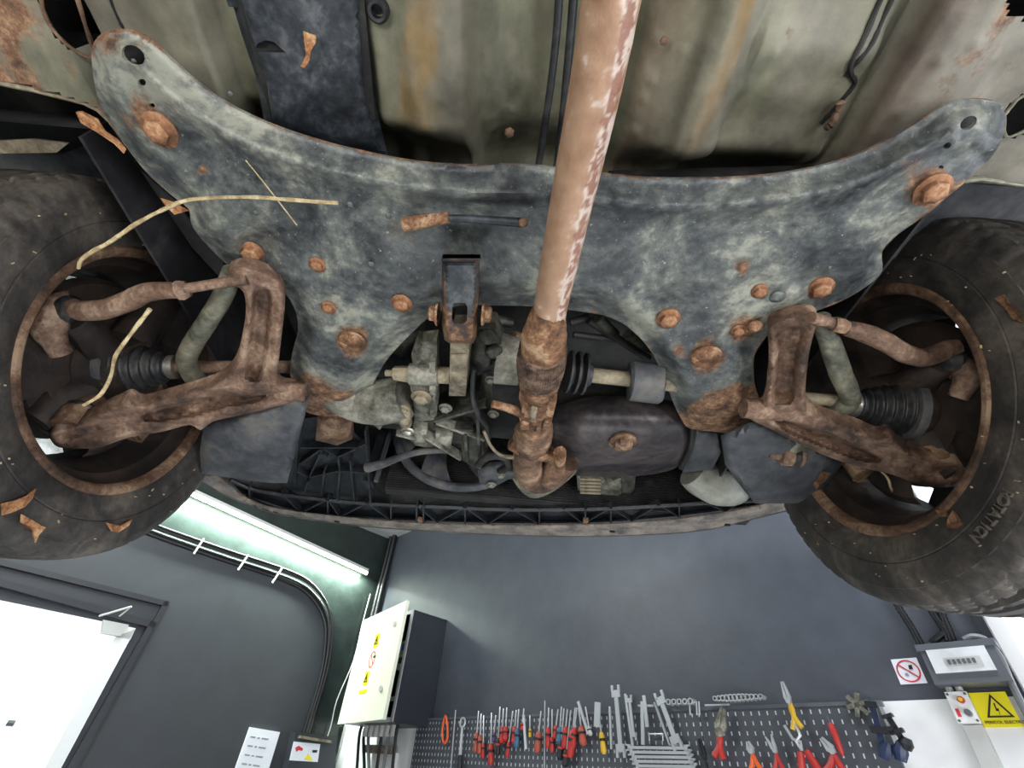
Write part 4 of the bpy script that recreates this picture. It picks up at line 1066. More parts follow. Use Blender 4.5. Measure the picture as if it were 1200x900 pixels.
# joint flange and lower collar
ptube('flange_collar', [(628, 494, EX + .035, 15), (628, 500, EX + .038, 19), (626, 507, EX + .045, 22), (624, 514, EX + .05, 22), (622, 522, EX + .055, 19)], 'rust', pipe, 28, wob=.12)
m = M(); c = at(624, 527, EX + .045)
for k, (a, b) in enumerate(((597, 520), (655, 536))):
    q = at(a, b, EX + .045); m.tube([c, q], [prad(c, 12), prad(c, 7)], 10, wob=.2)
m.build('flange_ears', 'rustbright', pipe)
P = [at(656, 530, EX + .03), at(657, 552, EX + .045)]; M().tube(P, [prad(P[0], 8), prad(P[0], 5)], 10, wob=.25).build('flange_bolt', 'rustbright', pipe)
ptube('elbow', [(622, 520, EX + .055, 18), (619, 532, EX + .062, 18), (618, 545, EX + .068, 17), (622, 557, EX + .075, 17), (634, 560, EX + .082, 18), (648, 550, EX + .088, 20), (658, 536, EX + .10, 22)], 'rust', pipe, 26, wob=.05)
plate('manifold_shield', [(600, 560), (612, 577), (626, 584), (645, 578), (662, 566), (676, 552), (668, 545), (655, 555), (640, 566), (622, 570), (606, 560)], 'zinc', pipe, (0, 0, .535), Z0, step=5, thick=.002,
      h=lambda x, y, d: .01 * (1 - sstep(0, 6, d)))

# ---------------------------------------------------------------- wheels
def wheel(sgn, Y, Z, X, toe):
    """sgn -1 left, +1 right of the car; axis points away from the car centre line"""
    ax = V((sgn * cos(toe), -sin(toe), 0.0)).normalized()
    c = V((X, Y, Z))
    w = empty('wheel', V((X, Y, Z - .3)), None, None, parent=car)
    x, y = basis(ax)
    # tyre: inner bead, sidewall, shoulder, tread with grooves
    R0, RT = .1965, .305
    prof = [(-.071, .193), (-.080, .198), (-.088, .210), (-.0925, .226), (-.0945, .240), (-.0930, .2415), (-.0945, .2435), (-.0945, .262), (-.0925, .276), (-.0905, .2765), (-.089, .280), (-.084, .291), (-.078, .2965)]
    tr = []
    n = 31
    for i in range(n):
        t = -0.076 + .152 * i / (n - 1); tr.append((t, .303 - .006 * (t / .076) ** 4))
    prof += tr + [(.078, .2965), (.089, .280), (.0945, .262), (.0925, .226), (.080, .198), (.071, .193)]
    seg = 260; m = M(); k0 = 13
    for i, (h, r) in enumerate(prof):
        for j in range(seg):
            a = 2 * pi * j / seg; rr = r
            if k0 <= i < k0 + n:
                t = h; g = 0
                for q in (-.045, -.016, .016, .045):
                    if abs(t - q) < .0045: g = .007
                ph = (j / seg * 64 + abs(t) * 26) % 1.0
                if ph < .16 and abs(t) > .016: g = max(g, .005)
                rr -= g
            if 9 <= i <= 12:
                ph = (j / seg * 64 + .078 * 26) % 1.0
                if ph < .16: rr -= .0045
            m.v.append(c + ax * h + (x * cos(a) + y * sin(a)) * rr)
    for i in range(len(prof) - 1):
        for j in range(seg):
            m.f.append((i * seg + j, i * seg + (j + 1) % seg, (i + 1) * seg + (j + 1) % seg, (i + 1) * seg + j))
    ty = m.build('tyre', 'tyre', w, True, angle=32)
    # rim barrel with rolled lip, dished disc with slots
    lip = [(.190, -.070), (.196, -.0765), (.2035, -.0785), (.205, -.083), (.201, -.087), (.195, -.0865), (.1895, -.082), (.187, -.074), (.184, -.062), (.172, -.052), (.168, -.030), (.160, -.015), (.158, .03), (.165, .050), (.182, .06), (.186, .075)]
    rm_ = M().lathe(c, ax, lip[7:], 96).build('rim', 'rimdark', w)
    M().lathe(c, ax, lip[:8], 120).build('rim_lip', 'rust', w, rust=lambda p: .08)
    M().lathe(c, ax, [(.160, .030), (.150, .045), (.125, .050), (.108, .046), (.085, .035), (.060, .032), (.030, .035), (0, .035)], 72,
              skip=lambda i, j: i == 1 and (j % 9) in (0, 1, 2, 3)).build('disc', 'dark', w)
    bd = M().lathe(c, ax, [(.0, -.010), (.04, -.012), (.06, -.012), (.118, -.004), (.121, .004), (.121, .012), (.0, .012)], 60).build('brake_disc', 'rimdark', w)
    m = M(); hub = c - ax * .02; m.tube([hub - ax * .02, hub + ax * .03], [.05, .045], 20); m.build('hub', 'dark', w)
    return w, c, ax, x, y
wl_, wc, wax, wx, wy = wheel(-1, .615, .490, CX - .690 + .078 * 0, radians(0))
wr_, rc, rax, rx, ry = wheel(+1, .575, .515, CX + .690, radians(0))

# raised lettering on the right tyre's inner sidewall
def side_text(word, c, ax, rad_, ang0, dang, size, par, flip):
    n = -ax
    for i, ch in enumerate(word):
        a = ang0 + dang * i
        e = V((0, cos(a), sin(a)))              # radial direction in the wheel plane
        tang = n.cross(e)                        # reading direction
        upv = e * flip; rgt = upv.cross(n)
        text_on(ch, None, 0, 0, 0, size, 'letter', par, 'raised_letter', right=rgt, up=upv, nrm=n, origin=c + e * rad_ + n * .0952, extr=.0028)
tyR = [o for o in wr_.children if o.name.startswith('tyre')][0]
pR = atx(1173, 612, rc.x - .0945); angR = atan2(pR.z - rc.z, pR.y - rc.y)
side_text('ROTATION', rc, rax, min(.256, math.hypot(pR.z - rc.z, pR.y - rc.y)), angR - .13, .037, .017, tyR, 1)

# bits of dry grass and mud stuck to the sidewalls
for c, ax, sd, ty in ((wc, wax, 1, [o for o in wl_.children if o.name.startswith('tyre')][0]), (rc, rax, -1, tyR)):
    m = M()
    for i in range(60):
        a = random.random() * 2 * pi; r = .208 + .07 * random.random() ** 1.3
        p = V((c.x + sd * .0935, c.y + r * cos(a), c.z + r * sin(a))); t = V((0, cos(a * 7), sin(a * 7))); u = V((sd, 0, 0)).cross(t)
        L = .0012 + .0065 * random.random() ** 4; w = .0006 + .0008 * random.random()
        m.obox(p - t * L / 2, t * L, u * w, V((sd * .0025, 0, 0)))
    m.build('mud_specks', 'twig', ty, False, kind='stuff')
# rotor-side castings: knuckle, calliper, strut foot
def knuckle(s, c):
    k = M()
    def q(dx, dy, dz): return c + V((-s * dx, dy, dz))
    k.tube([q(.03, 0, 0), q(.055, .0, .0), q(.085, .0, -.0)], [.07, .058, .05], 18, wob=.12)
    k.tube([q(.03, .0, -.04), q(.01, -.01, -.08), q(.0, -.01, -.12)], [.035, .028, .022], 12, wob=.15)
    k.tube([q(.05, -.02, .04), q(.055, -.03, .12), q(.065, -.03, .25)], [.035, .03, .028], 12, wob=.12)
    k.tube([q(.045, -.03, -.0), q(.05, -.09, .0), q(.055, -.125, -.01)], [.03, .024, .02], 12, wob=.15)
    kn = k.build('steering_knuckle', 'rimdark', car)
    m = M(); m.tube([q(.02, .06, .05), q(.03, .12, .02), q(.02, .12, -.05)], [.03, .036, .028], 12, wob=.15); m.build('brake_calliper', 'rust', kn)
    m = M(); m.tube([q(.065, -.03, .2), q(.09, -.03, .5)], [.03, .03], 14); m.build('strut', 'dark', kn)
    return kn
KL = knuckle(-1, wc); KR = knuckle(1, rc)
# dust shield, bowl shaped, closing the inside of the wheel
for c, ax in ((wc, wax), (rc, rax)):
    M().lathe(c, ax, [(.045, -.03), (.10, -.022), (.14, -.018), (.150, -.008)], 40, skip=lambda i, j: i > 0 and j in range(6, 13)).build('dust_shield', 'rimdark', KL if ax.x < 0 else KR)

# ---------------------------------------------------------------- lower control arms
def plane3(a, b, c):
    n = (b - a).cross(c - a).normalized(); n = n if n.z > 0 else -n
    return a, n
def arm(name, out, pts, neck_rust, pocket, pocket2, bosses, bushes):
    A = at(*pts[0]); B = at(*pts[1]); C = atx(pts[2][0], pts[2][1], pts[2][2])
    p0, n = plane3(A, B, C)
    pk = [np.array(smoothpoly(q, 3)) for q in (pocket, pocket2)]
    def h(x, y, d):
        z = .007 * (1 - sstep(0, 4, d)) + .004 * math.exp(-((d - 13) / 5) ** 2)
        for q in pk:
            if inside(np.array([(x, y)]), q)[0]:
                e = float(segdist([(x, y)], q)[0]); z += .020 * sstep(0, 4, e)
        for bx, by, br in bosses:
            k = ((x - bx) ** 2 + (y - by) ** 2) / (br * br)
            if k < 4: z -= .006 * math.exp(-k)
        z += .0030 * noise.fractal(V((x * .07, y * .07, 9)), 1.0, 2.0, 5)
        return z
    a = plate(name, out, 'rustarm', car, p0, n, h=h, thick=.022, step=3.0, sm=3, rust=lambda x, y, d: .05, angle=55)
    return a, p0, n
LA = [(268, 318), (288, 312), (310, 318), (328, 330), (334, 352), (331, 385), (327, 420), (324, 440), (330, 452), (345, 455), (350, 462), (345, 470), (318, 478), (285, 486), (250, 494), (235, 504), (222, 498), (190, 506), (150, 513),
      (118, 524), (92, 526), (68, 524), (58, 512), (64, 502), (85, 498), (110, 486), (140, 472), (152, 468), (166, 474), (200, 465), (240, 453), (262, 443), (276, 425), (283, 400), (288, 365), (285, 342), (272, 332)]
armL, pL, nL = arm('control_arm', LA, [(345, 460, .47), (300, 325, .485), (75, 512, -.665)], 0,
    [(297, 338), (318, 340), (318, 370), (314, 410), (308, 440), (298, 449), (288, 444), (287, 435), (291, 400), (295, 365)],
    [(170, 482), (230, 468), (265, 458), (290, 462), (318, 462), (300, 472), (262, 478), (228, 488), (180, 495), (168, 494)],
    [(228, 493, 9), (152, 474, 10), (180, 488, 7)], [])
RA = [(900, 382), (912, 373), (930, 369), (948, 368), (958, 374), (955, 386), (949, 410), (945, 440), (944, 470), (952, 482), (975, 492), (1005, 502), (1028, 512), (1042, 510), (1052, 520), (1072, 532), (1100, 541), (1122, 541), (1134, 552),
      (1130, 566), (1110, 571), (1090, 570), (1070, 566), (1045, 556), (1010, 548), (975, 537), (940, 522), (905, 504), (880, 492), (878, 484), (890, 478), (896, 470), (900, 440), (901, 410)]
armR, pR_, nR = arm('control_arm', RA, [(890, 484, .47), (930, 372, .485), (1115, 556, .655)], 0,
    [(908, 388), (938, 380), (942, 390), (935, 420), (932, 450), (930, 470), (918, 475), (904, 470), (906, 440), (910, 410)],
    [(905, 490), (930, 494), (970, 506), (1000, 520), (1030, 534), (1028, 542), (1000, 538), (960, 522), (925, 508)],
    [(1040, 516, 10), (1060, 552, 8), (955, 500, 6)], [])
# ball joints and bushes
for a, A_, s, (u, v), (u2, v2) in ((armL, -.665, -1, (75, 512), (52, 496)), (armR, .655, 1, (1110, 556), (1128, 556))):
    p = atx(u, v, A_) + V((0, 0, .02)); q = p + V((0, .0, .055))
    M().tube([p - V((0, 0, .006)), p + V((0, 0, .02)), q], [.026, .028, .016], 16, wob=.1).build('ball_joint', 'rust', a)
    m = M(); m.tube([p + V((0, 0, .02)), p + V((0, 0, .028)), p + V((0, 0, .04))], [.024, .028, .018], 16); m.build('ball_joint_boot', 'rubber', a)
for a, (u, v) in ((armL, (338, 458)), (armR, (893, 480))):
    p = at(u, v, .478); M().tube([p - V((.03, 0, 0)), p + V((.03, 0, 0))], [.016, .016], 16, wob=.1).build('bush', 'rustarm', a)

# ---------------------------------------------------------------- steering tie rods
def tpts(L): return [atx(a, b, x) if k == 'x' else at(a, b, x) for a, b, k, x in L]
def ctube(name, L, R, mat, par, seg=14, wob=.05, k=5, **kw):
    P = tpts(L); P2 = [V(q) for q in smoothpoly([tuple(p) for p in P], k, False)]
    rs = smoothpoly([(prad(p, r),) for p, r in zip(P, R)], k, False)
    return M().tube(P2, [q[0] for q in rs], seg, wob=wob).build(name, mat, par, **kw)
trL = ctube('tie_rod', [(85, 358, 'x', -.635), (95, 364, 'x', -.62), (125, 362, 'x', -.575), (152, 352, 'x', -.535), (175, 342, 'x', -.50), (215, 340, 'x', -.445)], [10, 12, 11.5, 12, 11, 9], 'rustarm', car)
ctube('lock_nut', [(208, 341, 'x', -.452), (213, 340, 'x', -.447), (221, 338, 'x', -.44)], [11, 13, 10], 'rustarm', trL, 6, k=1)
ctube('inner_rod', [(219, 338, 'x', -.431), (250, 333, 'x', -.40), (290, 327, 'x', -.36)], [6, 6, 7], 'rustarm', trL)
ctube('tie_rod_boot', [(92, 368, 'x', -.635), (80, 362, 'x', -.645), (68, 360, 'x', -.655)], [14, 17, 12], 'rubber', trL)
ctube('tie_rod_end', [(84, 350, 'x', -.645), (70, 354, 'x', -.655), (62, 372, 'x', -.66), (58, 390, 'x', -.665), (72, 415, 'x', -.66)], [9, 12, 16, 15, 11], 'rustarm', trL, wob=.2)
trR = ctube('tie_rod', [(990, 384, 'x', .435), (1015, 391, 'x', .47), (1040, 402, 'x', .505), (1062, 415, 'x', .54), (1085, 419, 'x', .575), (1108, 410, 'x', .605), (1125, 405, 'x', .62)], [9, 11, 11, 11, 11, 11, 8], 'rustarm', car)
ctube('lock_nut', [(976, 380, 'x', .41), (983, 381, 'x', .418), (991, 384, 'x', .43)], [9, 10, 8], 'rust', trR, 6, k=1)
ctube('inner_rod', [(950, 372, 'x', .37), (975, 379, 'x', .41)], [7, 7], 'rustarm', trR)
ctube('tie_rod_boot', [(1103, 424, 'x', .61), (1115, 422, 'x', .625), (1125, 424, 'x', .635)], [11, 16, 13], 'rubber', trR)
ctube('tie_rod_end', [(1120, 424, 'x', .63), (1130, 434, 'x', .64), (1134, 444, 'x', .64), (1122, 466, 'x', .635)], [11, 15, 13, 10], 'rustarm', trR, wob=.2)

# ---------------------------------------------------------------- anti-roll bar and its links
arb = ctube('anti_roll_bar', [(272, 318, 'z', .505), (262, 345, 'z', .50), (246, 372, 'z', .495), (228, 400, 'z', .49), (219, 420, 'z', .487), (224, 436, 'z', .486), (238, 452, 'z', .487), (262, 478, 'z', .49), (276, 498, 'z', .49), (281, 512, 'z', .485)],
      [11, 11, 11, 11, 11, 11, 11, 10, 10, 9], 'zinc', car, rust=lambda p: .12)
ctube('bar_arm', [(962, 372, 'z', .505), (972, 400, 'z', .50), (984, 435, 'z', .495), (996, 466, 'z', .49), (986, 478, 'z', .488), (960, 495, 'z', .49), (930, 520, 'z', .49), (912, 537, 'z', .485)],
      [10, 11.5, 12, 11, 11, 10, 11, 9], 'zinc', arb)
def droplink(a, b, s):
    c = at(a, b, .478); m = M()
    lk = M().tube([c - V((.024, 0, 0)), c - V((.02, 0, 0)), c + V((.012, 0, 0)), c + V((.016, 0, 0))], [.014, .018, .018, .014], 16, wob=.06).build('drop_link', 'rustarm', arb)
    M().tube([c - V((.006, 0, 0)), c + V((.005, 0, 0))], [.0195, .0195], 16).build('rubber_bush', 'rubber', lk)
    M().tube([c + V((s * .01, 0, 0)), c + V((s * .045, 0, .0))], [.009, .007], 6, wob=.2).build('link_nut', 'rustarm', lk)
    M().tube([c, c + V((-s * .02, .0, .08))], [.009, .009], 8).build('link_rod', 'rust', lk)
droplink(266, 513, 1); droplink(930, 535, -1)

# ---------------------------------------------------------------- drive shafts
def shaft(sh, boot, clampm, inner, mat):
    s = ctube('drive_shaft', sh[0], sh[1], mat, car, k=1, wob=.03)
    (A, B, rA, rB) = boot
    a, b = tpts([A])[0], tpts([B])[0]; n = 6; P = []; R = []
    ra, rb = prad(a, rA), prad(b, rB)
    for i in range(n * 8 + 1):
        t = i / (n * 8); r = ra + (rb - ra) * t ** .85
        P.append(a.lerp(b, t)); R.append(r * (.90 + .10 * cos(2 * pi * t * n)))
    M().tube(P, R, 30).build('shaft_boot', 'rubber', s, angle=180)
    d = (b - a).normalized()
    M().tube([b - d * .004, b + d * .008], [rb * 1.03] * 2, 26).build('boot_clamp', 'splash', s)
    M().tube([a - d * .012, a + d * .004], [ra * .95] * 2, 20).build('boot_clamp', 'steel', s)
    M().tube([b + d * .006, b + d * .022, b + d * .035], [rb * .9, rb * .8, rb * .5], 24, wob=.06).build('joint_housing', 'rimdark', s)
    return s
shL = shaft(([(205, 430, 'z', .497), (262, 430, 'z', .505), (352, 430, 'z', .56)], [7.5, 7.5, 7.5]), ((200, 430, 'z', .497), (140, 432, 'x', -.655), 15, 34), None, None, 'rustarm')
shR = shaft(([(1010, 472, 'z', .50), (960, 468, 'z', .50), (905, 463, 'z', .50)], [7.5, 7.5, 7.5]), ((1004, 474, 'z', .50), (1062, 480, 'x', .62), 16, 35), None, None, 'beige')

# ---------------------------------------------------------------- wheel arches
for s, c, nm in ((-1, wc, 'wheel_arch'), (1, rc, 'wheel_arch')):
    m = M(); R = .365; n = 40
    xin, xout = c.x - s * .17, c.x + s * .17
    vsx = []
    for i in range(n + 1):
        a = radians(8) + radians(160) * i / n
        yy_, zz_ = c.y - R * cos(a), c.z + .03 + R * sin(a)
        for X in (xin, xout): vsx.append(V((X, yy_, zz_)))
    f = [(2 * i, 2 * i + 1, 2 * i + 3, 2 * i + 2) for i in range(n)]
    m.add(vsx, f); m.add([q + V((0, 0, .004)) for q in vsx], f)
    ar = m.build(nm, 'arch', car)
    m = M(); m.obox((xin - s * .004, c.y - .36, c.z + .06), (s * .004, 0, 0), (0, .72, 0), (0, 0, .35)); m.build('inner_wing', 'arch', ar, False)
    # body side outside the arch
for s, c in ((-1, wc), (1, rc)):
    pts = [(-.60, .555), (c.y - .35, .555)] + [(c.y - .35 * cos(t), c.z + .05 + .31 * sin(t)) for t in [pi * k / 20 for k in range(1, 20)]] + [(c.y + .35, .57), (1.16, .57), (1.16, .92), (-.60, .92)]
    X = c.x + s * .19
    M().prism([V((X, a, b)) for a, b in pts], (s * .004, 0, 0)).build('wing_panel', 'bumperpaint', car, False)
# wing metal seen past the tyres
plate('wing_inner', [(-60, 176), (0, 180), (75, 180), (108, 166), (125, 180), (166, 240), (200, 300), (-60, 300)], 'splash', car, (0, 0, .70), Z0, sm=1, step=20)
plate('arch_flange', [(-40, 164), (0, 165), (40, 163), (80, 168), (66, 179), (0, 180), (-40, 178)], 'beige', car, (0, 0, .61), Z0, sm=1, step=12)
plate('edge_highlight', [(108, 164), (114, 166), (172, 242), (168, 246)], 'splash', car, (0, 0, .64), Z0, sm=1, step=12)  # thin strip put in as the highlight along the wing edge
plate('inner_flange', [(115, 128), (135, 155), (225, 290), (262, 330), (262, 300), (232, 270), (205, 235), (165, 200)], 'arch', car, (0, 0, .60), Z0, sm=1, step=12)
plate('wing_inner', [(1060, 262), (1125, 214), (1200, 220), (1260, 224), (1260, 300), (1040, 330)], 'splash', car, (0, 0, .66), Z0, sm=1, step=20)
# splash shields in front of the wheels
spl = plate('splash_shield', [(238, 500), (262, 492), (345, 470), (362, 466), (356, 490), (346, 530), (336, 566), (318, 566), (270, 560), (236, 555), (234, 530)], 'splash', car, (0, 0, .535), V((0, .12, 1)), step=7, sm=1,
      h=lambda x, y, d: .008 * (1 - sstep(0, 5, d)) + .004 * sin(x * .06), thick=.003)
spr = plate('splash_shield', [(845, 512), (880, 496), (905, 500), (950, 520), (990, 540), (965, 575), (940, 590), (885, 590), (872, 575), (850, 545)], 'splash', car, (0, 0, .55), V((0, .12, 1)), step=7, sm=1,
      h=lambda x, y, d: .010 * (1 - sstep(0, 5, d)) + .006 * sin(y * .05), thick=.003)

# ---------------------------------------------------------------- torque rod between subframe and gearbox
BZ = .475
br = plate('torque_bracket', [(518, 305), (562, 305), (561, 340), (558, 395), (555, 402), (548, 404), (528, 403), (521, 398), (518, 380)], 'shield', car, (0, 0, BZ), V((0, 0, 1)), sm=1,
      holes=[[(530, 360), (532, 355), (545, 355), (548, 360), (547, 377), (543, 380), (532, 379), (529, 376)]],
      h=lambda x, y, d: .024 * (1 - sstep(0, 5, d)) * (1 if y > 308 else 0), thick=.004, step=3.5, rust=lambda x, y, d: .12 + .35 * sstep(345, 390, y) * (1 if 1 else 0) + (.25 if d < 6 else 0))
for a, b, s in ((513, 368, -1), (566, 368, 1)):
    c = at(a, b, BZ + .016); hexbolt_m = hexbolt(M(), c, .012, V((s, 0, 0)), washer=True, hh=.010); hexbolt_m.build('bracket_bolt', 'rustbright', br)
tr_ = M(); a, b = at(528, 395, BZ + .018), at(526, 464, BZ + .03); w2 = at(551, 395, BZ + .018) - a
tr_.obox(a, w2, b - a, (0, 0, .05)); rod_ = tr_.build('torque_rod', 'beige', car, False)
a = at(529, 415, BZ + .0195); m = M(); m.obox(a, at(548, 415, BZ + .0195) - a, at(529, 434, BZ + .023) - a, (0, 0, -.003)); m.build('rod_pad', 'beige', rod_, False)

# ---------------------------------------------------------------- gearbox
gb = empty('gearbox', at(500, 470, .55), None, None, parent=car)
G = .53
def gplate(name, out, z, mat='alu', th=.02, lean=0.0, par=gb, hfun=None, step=5):
    return plate(name, out, mat, par, (0, 0, z), V((0, lean, 1)), sm=1, h=hfun or (lambda x, y, d: .006 * (1 - sstep(0, 4, d)) + .002 * noise.fractal(V((x * .07, y * .07, z)), 1, 2, 3)), thick=th, step=step)
ptube('bell_housing', [(382, 452, G + .03, 21), (402, 460, G + .02, 26), (425, 468, G + .02, 28), (450, 470, G + .01, 28), (476, 466, G + .01, 25)], 'alu', gb, 24, k=3)
gplate('bell_flange', [(404, 486), (430, 492), (445, 504), (452, 494), (478, 500), (482, 486), (476, 480), (410, 480)], .53)
gplate('mount_plate', [(488, 398), (512, 396), (512, 420), (514, 445), (512, 480), (510, 492), (486, 494), (484, 470), (480, 450), (484, 430), (482, 415)], .522, hfun=lambda x, y, d: .008 * (1 - sstep(0, 4, d)) + (.012 if (490 < x < 508 and y < 430) else 0))
gplate('mount_rib', [(503, 425), (510, 424), (511, 488), (504, 490)], .510, th=.03)
m = M(); p1, p2 = at(452, 437, G - .005), at(528, 440, G - .005)
def pl(a, b, t): return a.lerp(b, t)
m.tube([p1, pl(p1, p2, .12)], [.006, .006], 10); gb_b = M()
M().tube([p1, pl(p1, p2, .15)], [.006, .006], 10, wob=.1).build('through_bolt', 'beige', gb)
M().tube([pl(p1, p2, .13), pl(p1, p2, .38)], [.013, .015], 6, wob=.1).build('through_nut', 'beige', gb)
M().tube([pl(p1, p2, .38), pl(p1, p2, .82)], [.019, .019], 18, wob=.03).build('mount_boss', 'alu', gb)
M().tube([pl(p1, p2, .82), pl(p1, p2, 1.0)], [.015, .015], 18, wob=.03).build('mount_spacer', 'beige', gb)
bolt(494, 465, .512, 9, gb, 'beige', 'casing_bolt', washer=True)
bolt(472, 480, .515, 7, gb, 'beige', 'casing_bolt'); bolt(478, 505, .515, 6, gb, 'steel', 'casing_bolt'); bolt(522, 478, .53, 6, gb, 'alu', 'casing_bolt'); bolt(578, 485, .53, 5, gb, 'alu', 'casing_bolt'); bolt(575, 445, .54, 5, gb, 'alu', 'casing_bolt')
c = at(474, 487, .515); M().tube([c + V((0, -.02, 0)), c + V((0, .025, 0))], [.013, .012], 14, wob=.08).build('casing_lug', 'beige', gb)
gplate('casing', [(482, 488), (560, 470), (572, 490), (572, 520), (568, 548), (556, 540), (530, 520), (500, 526), (486, 520), (470, 508)], .545, 'aludark', .10)
gplate('casing_block', [(484, 500), (500, 503), (500, 524), (486, 522)], .52); gplate('casing_block', [(510, 508), (530, 512), (528, 526), (512, 522)], .525)
for k, ((x0, y0), (x1, y1)) in enumerate((((485, 500), (540, 535)), ((510, 490), (570, 472)), ((512, 492), (568, 512)), ((508, 498), (555, 500)), ((546, 505), (548, 536)), ((560, 478), (563, 545)), ((465, 505), (492, 512)))):
    a, b = at(x0, y0, .528), at(x1, y1, .533); M().bar(a, b, .006, .02).build('casting_rib', 'alu' if k in (0, 2, 6) else 'aludark', gb, False)
gplate('final_drive', [(480, 375), (515, 362), (530, 380), (510, 395), (486, 400), (470, 420), (455, 410)], .60, 'aludark', .04)
m = M(); c = at(585, 420, .56); m.tube([c, at(612, 425, .555)], [.045, .04], 22, wob=.03); m.build('differential_cover', 'alu', gb)
gplate('selector_housing', [(556, 380), (580, 385), (588, 405), (584, 430), (560, 440), (552, 420)], .545, 'aludark', .04)
m = M()
for k in range(3): m.ball(at(572 + k * 6, 395 + k * 17, .54), .016, (1, 1, .6), 12, 8, .2)
m.build('selector_lugs', 'aludark', gb)
ctube('breather_hose', [(556, 432, 'z', .50), (554, 450, 'z', .50), (555, 470, 'z', .50), (562, 488, 'z', .505), (571, 500, 'z', .51), (573, 515, 'z', .52)], [3, 3, 3, 3.5, 3, 2.5], 'rubber', gb)
ctube('lambda_wire', [(567, 505, 'z', .49), (575, 522, 'z', .48), (586, 533, 'z', .475), (602, 536, 'z', .47)], [2, 2, 2, 3], 'beige', pipe)
gplate('gearbox_side', [(540, 505), (566, 508), (572, 545), (556, 548), (542, 540)], .535, 'aludark', .05)
cb = gplate('cable_bracket', [(560, 552), (574, 546), (586, 545), (604, 552), (606, 560), (590, 563), (580, 570), (562, 566)], .52, 'splash', .01)
bolt(576, 568, .515, 4, cb, 'alu', 'bracket_bolt'); bolt(587, 557, .512, 4, cb, 'alu', 'bracket_bolt')
ctube('looped_hose', [(560, 545, 'z', .51), (572, 535, 'z', .50), (590, 535, 'z', .50), (597, 545, 'z', .505), (585, 552, 'z', .51)], [4, 5, 5, 5, 4], 'dark', gb)
# engine block and dark mass above
eb = empty('engine', at(700, 470, .6), None, None, parent=car)
m = M(); m.obox((-.36, .52, .64), (.66, 0, 0), (0, .42, 0), (0, 0, .14))
m.build('engine_block', 'dark', eb, False)
for k, (x0, y0, x1, y1, r) in enumerate(((570, 372, 600, 378, 6), (600, 395, 612, 398, 8), (690, 375, 760, 420, 5), (700, 372, 720, 392, 7), (672, 392, 740, 400, 4), (735, 392, 762, 410, 6), (668, 378, 690, 372, 5))):
    a, b = at(x0, y0, .60), at(x1, y1, .61); M().tube([a, b], prad(a, r), 10, wob=.1).build('engine_pipe', ['aludark', 'rust', 'dark', 'aludark', 'dark', 'aludark', 'dark'][k], eb)
# inner joint, damper and shaft on the right
m = M(); c0, c1 = at(664, 435, .535), at(684, 438, .535); d = (c1 - c0).normalized(); prof = []
for k in range(3):
    cc = c0 + d * (.004 + k * .013); M().tube([cc - d * .005, cc - d * .002, cc + d * .002, cc + d * .005], [.026, .036, .036, .026], 24).build('boot_rib', 'rubber', shR)
M().tube([c0, c1 + d * .012], [.024, .02], 20).build('inner_boot', 'rubber', shR)
M().tube([at(680, 438, .535), at(742, 445, .535)], prad(at(700, 440, .535), 9), 16).build('shaft_section', 'beige', shR)
M().tube([at(680, 438, .534), at(686, 439, .534)], prad(at(700, 440, .535), 12), 16).build('boot_clamp', 'zinc', shR)
M().tube([at(737, 446, .535), at(739, 446, .535), at(773, 450, .532), at(775, 450, .532)], [.030, .0345, .0345, .030], 32).build('vibration_damper', 'splash', shR)
M().tube([at(775, 450, .535), at(800, 453, .55), at(880, 460, .56)], .011, 14).build('shaft_section', 'beige', shR)
# oil pan
PZ = .535
def oilh(x, y, d):
    t = (y - 515) / 50.0
    z = .070 * min(1.0, t * t) ** 1.2 + .02 * sstep(760, 815, x) + .02 * sstep(690, 640, x)
    return z + .012 * (1 - sstep(0, 8, d))
op = plate('oil_pan', [(640, 486), (670, 472), (700, 466), (750, 466), (790, 472), (806, 488), (809, 505), (806, 525), (796, 545), (780, 553), (745, 558), (700, 559), (670, 556), (650, 540), (640, 515)], 'pan', eb, (0, 0, PZ), Z0, h=oilh, step=5, thick=.004, sm=2)
P = [at(x, y, PZ + z) for x, y, z in ((806, 480, .03), (812, 500, .025), (809, 525, .025), (798, 548, .04))]
M().tube([V(q) for q in smoothpoly([tuple(p) for p in P], 5, False)], .006, 8).build('pan_flange', 'dark', op)
dp = bolt(730, 517, PZ - .002, 12, op, 'rust', 'drain_plug', washer=True, hh=.012)
c = at(730, 517, PZ - .012); M().tube([c, c - V((0, 0, .008))], [.0085, .007], 12).build('drain_plug_socket', 'rustarm', dp)
gplate('engine_side_plate', [(812, 500), (840, 508), (845, 530), (835, 550), (800, 554), (806, 535)], .56, 'splash', .01, par=eb)
# throttle-side casting behind the elbow
al = empty('alternator', at(690, 575, .6), None, None, parent=eb) if False else None
for k in range(5):
    a = at(680, 561 + k * 4, .60); M().tube([a, at(704, 562 + k * 4, .60)], .004, 8).build('alternator_fin', 'beige', eb)
gplate('alternator_body', [(676, 556), (706, 556), (710, 566), (728, 560), (728, 585), (704, 590), (692, 606), (678, 606)], .615, 'alu', .04, par=eb)
gplate('sump_bracket', [(725, 556), (745, 558), (742, 585), (722, 588)], .62, 'aludark', .02, par=eb)

